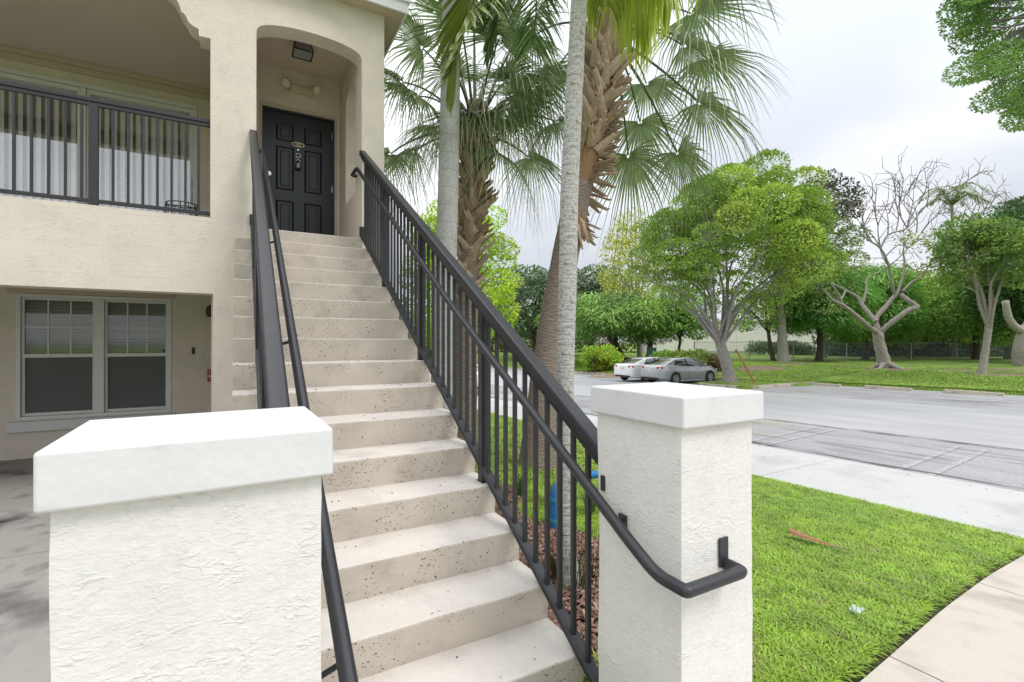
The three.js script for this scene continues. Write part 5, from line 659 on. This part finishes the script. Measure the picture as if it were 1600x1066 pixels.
{ // chain link fence
  const D = 46, T = thing('chain_link_fence', 'chain link fence with thin steel posts across the far lawn', 'fence', [0, 0, 0]), mS = M({ c: [0.42, 0.44, 0.43], r: 0.45, m: 0.4 }); const X = [1085, 1171, 1240, 1323, 1424, 1542, 1670], P = X.map((x) => gp(x, D)), Hf = 1.62;
  for (const p of P) wpart(T, T, 'post', limb([p.clone().add(V(0, -0.1, 0)), p.clone().add(V(0, Hf + 0.06, 0))], [0.045, 0.045], 8), mS);
  for (let i = 0; i < P.length - 1; i++) { const a = P[i].clone().add(V(0, Hf, 0)), b = P[i + 1].clone().add(V(0, Hf, 0)); wpart(T, T, 'top_rail', limb([a, b], [0.025, 0.025], 6), mS);
    const L = P[i].distanceTo(P[i + 1]), w = [], st = 0.16, d = b.clone().sub(a).normalize(), q = 0.006; const seg = (s0, y0, s1, y1) => { const A = P[i].clone().addScaledVector(d, s0).add(V(0, y0, 0)), B = P[i].clone().addScaledVector(d, s1).add(V(0, y1, 0)), u = V(0, q, 0); tri(w, A.clone().sub(u), B.clone().sub(u), B.clone().add(u)); tri(w, A.clone().sub(u), B.clone().add(u), A.clone().add(u)); };
    for (let s = -Hf; s < L; s += st) { const s0 = Math.max(0, s), s1 = Math.min(L, s + Hf); if (s1 > s0) { seg(s0, 0.03 + (s0 - s), s1, 0.03 + (s1 - s)); seg(s0, Hf - (s0 - s), s1, Hf - (s1 - s)); } } const g = strip(w); g.computeVertexNormals(); wpart(T, T, 'wire_mesh', g, mS).userData.kind = 'stuff'; }
  const t = thing('utility_box', 'green utility cabinet on the lawn behind the white car', 'utility box', gp(1018, 43).toArray()); part(t, 'cabinet', new RoundedBoxGeometry(0.62, 1.25, 0.6, 3, 0.03).translate(0, 0.62, 0), M({ c: [0.035, 0.09, 0.08], r: 0.5 })); part(t, 'lid', box(-0.34, 0.34, 1.251, 1.31, -0.33, 0.33, 0.015), M({ c: [0.04, 0.1, 0.09], r: 0.5 })); part(t, 'pad', box(-0.4, 0.4, -0.05, 0.03, -0.4, 0.4), mKerb);
}
{ // wheel stops
  const g = (L) => { const s = new THREE.Shape([[-0.09, 0], [0.09, 0], [0.06, 0.11], [0.04, 0.13], [-0.04, 0.13], [-0.06, 0.11]].map(([x, y]) => new THREE.Vector2(x, y))); const e = new THREE.ExtrudeGeometry(s, { depth: L, bevelEnabled: true, bevelSize: 0.01, bevelThickness: 0.02, bevelSegments: 2 }); e.translate(0, 0, -L / 2); return boxUV(e); };
  for (const [z, l] of [[-8.0, 'concrete wheel stop beside the end of the island kerb'], [-5.05, 'concrete wheel stop below the bare tree roots'], [-2.05, 'concrete wheel stop below the small forked tree'], [0.8, 'concrete wheel stop farthest toward the right of the lot']]) { const t = thing('wheel_stop', l, 'wheel stop', [26.18, lotY(26.18, z) + 0.004, z], 'wheel stops at the far parking stalls'); part(t, 'concrete_bar', g(1.83), mKerb); for (const s of [-0.6, 0.6]) part(t, 'anchor_pin', new THREE.CylinderGeometry(0.018, 0.018, 0.02, 8).translate(0, 0.135, s), mDarkBark); }
}

const BARE = [];
{ const earth = structure('bare_earth'); [[1192, 33, 2.4, 1.3], [1240, 37, 2.2, 1.0], [1395, 29.5, 2.2, 0.9], [1470, 29, 2.6, 0.8], [1556, 25.5, 2.0, 0.9], [1600, 28, 2.4, 1.2], [962, 36, 2.6, 1.3], [1150, 26.2, 1.2, 0.8], [1330, 33, 1.8, 0.6]].forEach(([px, D, rx, rz], i) => {
    const c = gp(px, D), g = new THREE.PlaneGeometry(2, 2, 14, 10); g.rotateX(-Math.PI / 2); const p = g.attributes.position; for (let k = 0; k < p.count; k++) { const a = p.getX(k), b = p.getZ(k), x = c.x + RT.x * a * rx + FW.x * b * rz * 1.6, z = c.z + RT.z * a * rx + FW.z * b * rz * 1.6; p.setXYZ(k, x, G(x, z) + 0.015, z); } g.computeVertexNormals(); BARE.push({ c, rx, rz: rz * 1.6 });
    const m = M({ c: i === 6 ? [0.24, 0.165, 0.10] : [0.175, 0.125, 0.085], r: 1 }); m.alphaMap = tex(128, 1, (u, v) => { const q = Math.hypot(u * 2 - 1, v * 2 - 1); return sstep(0.45, 0.62, fbm(u, v, 7, 7, 5, 900 + i) * 0.75 + 0.55 * (1 - q)); }, false); m.transparent = true; part(earth, 'earth_patch', g, m); });
}
// ================================================================ PARKED CARS
function loft(rings, mirror = true) { // rings of half sections [[z, y]...] at x, closed by mirroring
  const P = [], full = rings.map(({ x, s }) => { const a = s.map(([z, y]) => V(x, y, z)); return mirror ? [...a, ...s.slice().reverse().map(([z, y]) => V(x, y, -z))] : a; });
  for (let i = 0; i < full.length - 1; i++) { const A = full[i], B = full[i + 1]; for (let k = 0; k < A.length; k++) { const q = (k + 1) % A.length; tri(P, A[k], B[k], A[q]); tri(P, A[q], B[k], B[q]); } }
  for (const [R, f] of [[full[0], 1], [full[full.length - 1], 0]]) for (let k = 1; k < R.length - 1; k++) f ? tri(P, R[0], R[k], R[k + 1]) : tri(P, R[0], R[k + 1], R[k]);
  return toCreasedNormals(strip(P), 0.75);
}
function makeCar(label, paint, pos, turn, spokes) {
  const T = thing('sedan_car', label, 'car', [0, 0, 0]);
  const st = [[-2.44, 0.66, 0.44, 0.90], [-2.40, 0.78, 0.34, 0.99], [-2.28, 0.86, 0.27, 1.07], [-1.9, 0.915, 0.22, 1.105], [-1.3, 0.93, 0.19, 1.075], [-0.4, 0.93, 0.18, 1.035], [0.5, 0.93, 0.18, 1.0], [1.2, 0.925, 0.19, 0.985], [1.75, 0.90, 0.2, 0.92], [2.15, 0.84, 0.23, 0.83], [2.36, 0.72, 0.3, 0.72], [2.44, 0.55, 0.4, 0.62]];
  part(T, 'body', loft(st.map(([x, w, b, t]) => ({ x, s: [[0.02, b], [w * 0.82, b], [w * 0.965, b + 0.08], [w * 0.985, b + 0.16], [w, mix(b, t, 0.58)], [w * 0.985, mix(b, t, 0.78)], [w * 0.93, t - 0.035], [w * 0.84, t], [0.02, t + 0.025]] }))), paint);
  const gh = [[-1.98, 0.70, 1.10, 0.66, 1.115], [-1.55, 0.76, 1.07, 0.635, 1.25], [-1.05, 0.80, 1.05, 0.60, 1.39], [-0.55, 0.82, 1.03, 0.59, 1.44], [0, 0.83, 1.01, 0.59, 1.45], [0.45, 0.83, 1.0, 0.59, 1.415], [0.9, 0.81, 0.99, 0.65, 1.235], [1.32, 0.77, 0.98, 0.74, 1.0]], mCarGlass = new THREE.MeshPhysicalMaterial({ color: rgb([0.02, 0.024, 0.026]), roughness: 0.06, clearcoat: 1, clearcoatRoughness: 0.03 });
  part(T, 'windows', loft(gh.map(([x, zb, yb, zr, yr]) => ({ x, s: [[0.02, yb - 0.03], [zb, yb - 0.03], [zb, yb], [zr + 0.02, yr - 0.03], [zr - 0.06, yr], [0.02, yr + 0.015]] }))), mCarGlass);
  part(T, 'roof', loft([[-1.12, 0.575, 1.375], [-0.95, 0.60, 1.415], [-0.5, 0.61, 1.452], [0, 0.612, 1.462], [0.4, 0.60, 1.432], [0.5, 0.59, 1.40]].map(([x, z, y]) => ({ x, s: [[0.02, y - 0.05], [z, y - 0.05], [z + 0.012, y - 0.02], [z - 0.05, y + 0.008], [0.02, y + 0.022]] }))), paint);
  for (const s of [-1, 1]) {
    part(T, 'pillar', limb([V(1.30, 0.985, 0.77 * s), V(0.88, 1.235, 0.675 * s), V(0.43, 1.415, 0.605 * s)], [0.04, 0.035, 0.035], 6), paint); part(T, 'pillar', limb([V(-0.28, 1.02, 0.835 * s), V(-0.34, 1.43, 0.61 * s)], [0.03, 0.025], 6), mBlack);
    const q = []; tri(q, V(-2.0, 1.10, 0.745 * s), V(-1.42, 1.07, 0.80 * s), V(-1.1, 1.40, 0.617 * s)); tri(q, V(-1.42, 1.07, 0.80 * s), V(-1.02, 1.395, 0.63 * s), V(-1.1, 1.40, 0.617 * s)); tri(q, V(-2.0, 1.10, 0.745 * s), V(-1.1, 1.40, 0.617 * s), V(-1.2, 1.385, 0.55 * s)); tri(q, V(-2.0, 1.10, 0.745 * s), V(-1.2, 1.385, 0.55 * s), V(-2.02, 1.115, 0.64 * s)); const g = strip(q); g.computeVertexNormals(); part(T, 'pillar', g, new THREE.MeshPhysicalMaterial().copy(paint)).material.side = THREE.DoubleSide;
    const m = new THREE.SphereGeometry(0.1, 12, 8); m.scale(0.6, 0.7, 1.1); m.translate(0.98, 1.06, 0.98 * s); part(T, 'wing_mirror', m, paint);
    part(T, 'sill', box(-1.0, 1.05, 0.17, 0.235, 0.905 * s - 0.02, 0.905 * s + 0.03, 0.012), M({ c: [0.55, 0.56, 0.57], r: 0.3, m: 0.5 }));
    for (const x of [0.42, -0.62]) part(T, 'door_handle', box(x - 0.1, x + 0.1, 0.855, 0.885, 0.925 * s - 0.015, 0.925 * s + 0.022, 0.008), paint);
    for (const x of [1.12, -0.3, -1.06]) part(T, 'door_seam', limb([V(x, 0.28, 0.925 * s), V(x, 0.7, 0.937 * s), V(x, 0.98, 0.872 * s)], [0.006, 0.006, 0.006], 4), mBlack);
    const tl = new RoundedBoxGeometry(0.20, 0.14, 0.36, 3, 0.03); tl.rotateY(s * 0.42); tl.translate(-2.31, 0.945, 0.645 * s); const L = part(T, 'tail_light', tl, new THREE.MeshPhysicalMaterial({ color: rgb([0.42, 0.012, 0.016]), roughness: 0.12, clearcoat: 1 })); const rv = new RoundedBoxGeometry(0.05, 0.05, 0.14, 2, 0.01); rv.rotateY(s * 0.3); rv.translate(-2.405, 0.93, 0.58 * s); part(L, 'reversing_lamp', rv, M({ c: [0.8, 0.75, 0.72], r: 0.2 }));
    const hl = new RoundedBoxGeometry(0.3, 0.12, 0.3, 3, 0.03); hl.rotateY(-s * 0.5); hl.translate(2.17, 0.72, 0.62 * s); part(T, 'headlight', hl, M({ c: [0.7, 0.72, 0.74], r: 0.1 }));
    for (const x of [-1.38, 1.45]) {
      const a = new THREE.CylinderGeometry(0.385, 0.385, 0.03, 28); a.rotateX(Math.PI / 2); a.translate(x, 0.36, 0.922 * s); part(T, 'wheel_arch', a, mBlack);
      const t = new THREE.TorusGeometry(0.262, 0.085, 12, 32); t.scale(1, 1, 1.25); t.translate(x, 0.335, 0.865 * s); const w = part(T, 'wheel', t, mTyre);
      const rim = [new THREE.CylinderGeometry(0.2, 0.2, 0.02, 28).rotateX(Math.PI / 2).translate(x, 0.335, 0.90 * s)]; part(w, 'wheel_well', rim[0], mBlack); const sp = [new THREE.TorusGeometry(0.2, 0.016, 6, 28).translate(x, 0.335, 0.945 * s), new THREE.CylinderGeometry(0.045, 0.045, 0.04, 12).rotateX(Math.PI / 2).translate(x, 0.335, 0.94 * s)]; for (let k = 0; k < spokes; k++) { const b = new THREE.BoxGeometry(0.034, 0.19, 0.022); b.translate(0, 0.105, 0); b.rotateZ(k / spokes * 6.283); b.translate(x, 0.335, 0.945 * s); sp.push(b); } part(w, 'rim', mergeGeometries(sp.map((g) => g.index ? g.toNonIndexed() : g)), M({ c: [0.6, 0.61, 0.62], r: 0.25, m: 0.8 }));
    }
  }
  part(T, 'bumper_trim', box(-2.452, -2.30, 0.29, 0.40, -0.62, 0.62, 0.02), mBlack); part(T, 'trunk_seam', box(-2.432, -2.39, 0.735, 0.742, -0.60, 0.60), mBlack);
  part(T, 'number_plate', box(-2.462, -2.44, 0.77, 0.89, -0.16, 0.16, 0.004), M({ c: [0.6, 0.62, 0.6], r: 0.5 })); part(T, 'trunk_garnish', box(-2.45, -2.40, 0.93, 0.955, -0.40, 0.40, 0.008), mChrome); part(T, 'grille', box(2.36, 2.44, 0.42, 0.62, -0.42, 0.42, 0.02), mBlack);
  T.position.set(...pos); T.rotation.y = turn; return T;
}
const paint = (c, m) => new THREE.MeshPhysicalMaterial({ color: rgb(c), roughness: m ? 0.32 : 0.4, metalness: m, clearcoat: 1, clearcoatRoughness: 0.05 });
makeCar('silver grey sedan parked beside the big round tree', paint([0.40, 0.415, 0.43], 0.55), [22.75, lotY(22.75, -14.1) + 0.005, -14.1], 0, 10);
makeCar('white sedan parked on the far side of the silver sedan', paint([0.80, 0.80, 0.80], 0), [23.14, lotY(23.14, -16.85) + 0.005, -16.85], 0.02, 5);
{ const p = gp(716, 25); makeCar('white car glimpsed between a palm trunk and the stair railing post', paint([0.78, 0.78, 0.78], 0), [p.x, lotY(p.x, p.z) + 0.005, p.z], 1.45, 6); }

// ================================================================ NEAR PLANTING, GRASS, LITTER
const inBed = (x, z) => z < 4.2 && x < 2.7 + 0.22 * Math.sin(z * 2.1) + 0.1 * Math.sin(z * 5.3);
function scatter(name, geo, m, list, label, cat) { const I = new THREE.InstancedMesh(geo, m, list.length); I.name = numbered(name); list.forEach((q, i) => { I.setMatrixAt(i, q.m); I.setColorAt(i, q.c); }); sh(I); scene.add(I); tag(I, label, cat, null, 'stuff'); return I; }
function tuft(seed, nb, h, w, lean) { const r = RNG(seed), P = []; for (let k = 0; k < nb; k++) { const a = r() * 6.283, l = lean * (0.4 + r()), H = h * (0.6 + 0.7 * r()), o = V((r() - 0.5) * 0.035, 0, (r() - 0.5) * 0.035), d = V(Math.cos(a), 0, Math.sin(a)), s = V(-Math.sin(a), 0, Math.cos(a)), q = [[0, w * 0.8], [0.4, w], [0.75, w * 0.75]].map(([t, ww]) => { const p = o.clone().addScaledVector(d, l * H * t * t * 1.3); p.y += H * t * (1 - 0.35 * l * t); return [p.clone().addScaledVector(s, -ww), p.clone().addScaledVector(s, ww)]; }), e = o.clone().addScaledVector(d, l * H * 1.3); e.y += H * (1 - 0.45 * l); tri(P, q[0][0], q[0][1], q[1][0]); tri(P, q[0][1], q[1][1], q[1][0]); tri(P, q[1][0], q[1][1], q[2][0]); tri(P, q[1][1], q[2][1], q[2][0]); tri(P, q[2][0], q[2][1], e); } const g = strip(P); g.computeVertexNormals(); return g; }
{
  const r = RNG(501), lists = [[], [], []], far = [], q = new THREE.Quaternion(), e = new THREE.Euler();
  const put = (L, x, z, s, dy = 0) => { e.set((r() - 0.5) * 0.5, r() * 6.283, (r() - 0.5) * 0.5); q.setFromEuler(e); const n = fbm(x / 12 + 3.1, z / 12 + 5.2, 10, 10, 4, 77), n2 = fbm(x / 12 + 3.1, z / 12 + 5.2, 50, 50, 2, 78), y = 0.60 + 0.68 * n2; const c = r() < 0.05 ? [0.42, 0.38, 0.17] : [mix(0.22, 0.40, n) * y, mix(0.42, 0.55, n) * y, 0.035 * y]; const k = 0.72 + 0.48 * r(); L.push({ m: new THREE.Matrix4().compose(V(x, G(Math.min(x, 60), z) - 0.03 + dy, z), q.clone(), V(s, s * (0.8 + 0.4 * r()), s)), c: rgb([c[0] * k, c[1] * k, c[2] * k]) }); };
  for (let k = 0; k < 78000; k++) { const x = 1.45 + r() * 5.4, z = 1.0 + r() * 3.95; if (z > edgeZ(x) - 0.045 - 0.05 * vnoise(x * 7, 3, 64, 64) || inBed(x, z) || (x < 1.85 && z > 4.4 && z < 4.97 && x < 1.8)) continue; const gap = fbm(x / 6 + 1, z / 6 + 1, 30, 30, 3, 88); if (gap < 0.33 && r() < 0.8) continue; put(lists[k % 3], x, z, 1); }
  for (let k = 0; k < 16000; k++) { const x = 1.45 + r() * 5.4, z = -8.5 + r() * 9.5; put(lists[k % 3], x, z, 1.3); }
  lists.forEach((L, i) => scatter('grass', tuft(600 + i, 7, 0.058, 0.0042, 1.0), mBlade, L, 'bright green lawn grass between the stairs and the sidewalk', 'grass'));
  for (let k = 0; k < 70000; k++) { const u = r(), z = -34 + u * 42, x = kerbX(z) + 0.12 + Math.pow(r(), 1.6) * 13; if (BARE.some((q) => { const dx = x - q.c.x, dz = z - q.c.z, a = (dx * RT.x + dz * RT.z) / q.rx, b = (dx * FW.x + dz * FW.z) / q.rz; return a * a + b * b < 0.3 + 0.9 * r(); })) continue; put(far, x, z, 1.1 + 0.5 * r(), 0.0); } for (let k = 0; k < 4000; k++) { const x = 21.6 + r() * 5.2, z = -12.1 + r() * 3.1; if (inIsland(x, z)) put(far, x, z, 1.2); }
  scatter('bank_grass', tuft(640, 5, 0.085, 0.006, 0.7), mBlade, far, 'grass on the bank along the far side of the parking lot', 'grass');
  const ch = new THREE.BoxGeometry(0.045, 0.007, 0.016), L = []; for (let k = 0; k < 15000; k++) { const x = 1.42 + r() * 1.7, z = 0.2 + r() * 4.1; if (!inBed(x, z)) continue; e.set((r() - 0.5) * 1.2, r() * 6.283, (r() - 0.5) * 1.2); q.setFromEuler(e); const s = 0.5 + r() * 0.9, t = r(), w = 0.6 + 0.7 * r(); L.push({ m: new THREE.Matrix4().compose(V(x, G(x, z) - 0.012 + r() * 0.022, z), q.clone(), V(s, 1, s)), c: rgb(t < 0.65 ? [0.23 * w, 0.135 * w, 0.10 * w] : t < 0.9 ? [0.34 * w, 0.23 * w, 0.175 * w] : [0.1 * w, 0.06 * w, 0.045 * w]) }); }
  scatter('mulch', ch, mMulch, L, 'reddish brown wood chip mulch round the palm trunks', 'mulch');
}
{ // dead leaf bits on the lawn, the sidewalk and the kerb
  const r = RNG(881), P = [], w = [V(-0.5, 0, 0), V(0, 0.12, -0.3), V(0.5, 0, 0), V(0, 0.12, 0.3)]; tri(P, w[0], w[1], w[2]); tri(P, w[0], w[2], w[3]); const g = strip(P); g.computeVertexNormals(); const L = [], e = new THREE.Euler(), q = new THREE.Quaternion();
  for (let k = 0; k < 260; k++) { const x = k < 150 ? 1.9 + r() * 4.9 : k < 200 ? 8.6 + r() * 0.8 : 6.9 + r() * 2, z = -2 + r() * 8; const lawn = x < 6.85; if (lawn && z > edgeZ(x) - 0.1 && r() < 0.5) continue; e.set((r() - 0.5) * 0.7, r() * 6.28, (r() - 0.5) * 0.7); q.setFromEuler(e); const s = 0.018 + 0.035 * r() * r(), y = (lawn ? (z > edgeZ(x) ? G(x, z) + 0.006 : G(x, z) + 0.035) : x > 9.03 ? lotY(x, z) + 0.016 : walkY(x, z) + 0.006), t = 0.5 + 0.8 * r(); L.push({ m: new THREE.Matrix4().compose(V(x, y, z), q.clone(), V(s, s, s * 0.8)), c: rgb(r() < 0.5 ? [0.22 * t, 0.12 * t, 0.06 * t] : [0.32 * t, 0.25 * t, 0.12 * t]) }); }
  scatter('leaf_litter', g, new THREE.MeshStandardMaterial({ roughness: 0.9, side: THREE.DoubleSide }), L, 'small dead leaf bits scattered on the lawn and sidewalk', 'leaf litter');
}
{ // clumps of long grass in the bed
  const mk = (p, h, n, seed) => { const T = thing('ornamental_grass', 'clump of long thin green grass blades in the bed behind the stair railing', 'grass clump', [p[0], G(p[0], p[1]) - 0.02, p[1]], 'grass clumps in the planting bed'), r = RNG(seed), P = [], C = []; for (let k = 0; k < n; k++) { const a = r() * 6.283, H = h * (0.55 + 0.6 * r()), l = 0.25 + r() * 0.55, d = V(Math.cos(a), 0, Math.sin(a)), s = V(-Math.sin(a), 0, Math.cos(a)), o = d.clone().multiplyScalar(r() * 0.05); let pv = null; for (let i = 0; i <= 5; i++) { const t = i / 5, c = o.clone().addScaledVector(d, l * H * t * t); c.y += H * (t - 0.5 * l * t * t * t); const w = 0.0035 * (1 - t * 0.9), row = [c.clone().addScaledVector(s, -w), c.clone().addScaledVector(s, w)]; if (pv) { tri(P, pv[0], pv[1], row[0]); tri(P, pv[1], row[1], row[0]); const j = 0.7 + 0.6 * NT[(k * 31 + seed) & 65535], y = r() < 0.06 ? 1 : 0; col(C, [mix(0.10, 0.3, y) * j, mix(0.20, 0.26, y) * j, 0.05 * j], 6); } pv = row; } } part(T, 'blades', geoC(P, C), mLeaf); };
  [[1.66, 2.15], [1.78, 1.75], [1.62, 1.35], [2.0, 1.35], [1.75, 0.9], [2.15, 1.9], [2.1, 0.7], [1.62, 2.6], [2.9, 1.95], [3.1, 2.25], [2.75, 1.5], [1.7, 0.3], [2.3, 0.1]].forEach((p, i) => mk(p, 0.42 + 0.12 * ((i * 7) % 3) / 2, 150, 700 + i));
  const s = thing('shrub', 'small round leafed shrub below the smooth palm beside the stairs', 'shrub', [2.3, G(2.3, -0.9), -0.9]), cl = [], r = RNG(720); for (let i = 0; i < 16; i++) cl.push({ p: s.position.clone().add(V((r() - 0.5) * 0.7, 0.2 + r() * 0.6, (r() - 0.5) * 0.7)), r: 0.16, f: 0.9 }); wpart(s, s, 'foliage', leaves(cl, { n: 2200, size: 0.055, cols: [[0.10, 0.20, 0.03], [0.07, 0.15, 0.025]], seed: 721, inner: 0.5 }), mLeaf); wpart(s, s, 'stems', mergeGeometries([0, 1, 2, 3, 4].map((i) => limb([s.position.clone().add(V(0, -0.03, 0)), s.position.clone().add(V(Math.cos(i * 1.3) * 0.25, 0.55, Math.sin(i * 1.3) * 0.25))], [0.015, 0.007], 5))), mDarkBark);
  const D = 4.35, b = ground(at(868, 800, D)), h = thing('garden_hose', 'bright blue plastic hose pipe standing in the mulch behind the slim palm', 'hose', b.toArray()), mB = M({ c: [0.02, 0.19, 0.46], r: 0.35 }); const P = [b.clone().add(V(0, -0.03, 0)), at(868, 790, D), at(870, 765, D), at(885, 752, D), at(915, 744, D), at(960, 738, D)]; wpart(h, h, 'pipe', limb(smooth(P, 40), lerpArr([0.052, 0.052, 0.045, 0.034, 0.032], 40), 14), mB); for (const y of [812, 780]) { const p = at(868, y, D); wpart(h, h, 'collar', new THREE.CylinderGeometry(0.06, 0.06, 0.03, 16).translate(p.x, p.y, p.z), M({ c: [0.04, 0.28, 0.38], r: 0.4 })); }
}
{ // things lying on the lawn
  const y = G(4.45, 3.66) + 0.045, T = thing('fallen_frond_base', 'brown dried palm leaf base lying on the lawn', 'dead leaf', [4.45, y, 3.66]), P = []; const S = 14; let pv = null; const a = at(1243, 832, 1), z0 = at(1306, 848, 1); void a; void z0;
  const A = V(-0.03, 0.02, -0.19), B = V(0.06, -0.005, 0.2); for (let i = 0; i <= S; i++) { const t = i / S, c = A.clone().lerp(B, t), w = mix(0.055, 0.007, Math.pow(t, 0.7)), d = B.clone().sub(A).normalize(), s = d.clone().cross(V(0, 1, 0)).normalize(), row = []; for (let k = 0; k <= 6; k++) { const u = k / 3 - 1; row.push(c.clone().addScaledVector(s, u * w).add(V(0, w * 0.7 * (1 - u * u) + (i === 0 ? (k % 2) * 0.012 : 0), 0)).addScaledVector(d, i === 0 ? (k % 3) * 0.014 : 0)); } if (pv) for (let k = 0; k < 6; k++) { tri(P, pv[k], row[k], pv[k + 1]); tri(P, pv[k + 1], row[k], row[k + 1]); } pv = row; }
  const g = strip(P); g.computeVertexNormals(); part(T, 'sheath', boxUV(g), barkTex([0.45, 0.22, 0.12], 671, 30, 6, 0.3, 0.6)).material.side = THREE.DoubleSide; part(T, 'stalk', limb([V(0.045, 0.0, 0.14), V(0.075, 0.0, 0.27)], [0.009, 0.004], 6), M({ c: [0.28, 0.25, 0.17], r: 0.8 }));
  const q = V(3.38, G(3.38, 4.52) + 0.05, 4.52), L = thing('plastic_wrapper', 'crumpled clear plastic scrap lying in the grass', 'litter', q.toArray()), w = new THREE.PlaneGeometry(0.085, 0.06, 12, 9); w.rotateX(-Math.PI / 2); { const p = w.attributes.position, r = RNG(4); for (let i = 0; i < p.count; i++) p.setY(i, (r() - 0.4) * 0.03); w.computeVertexNormals(); } part(L, 'film', w, new THREE.MeshPhysicalMaterial({ color: rgb([0.75, 0.88, 0.86]), roughness: 0.2, transmission: 0.5, thickness: 0, side: THREE.DoubleSide }));
}

//@@END
renderer.render(scene, camera);
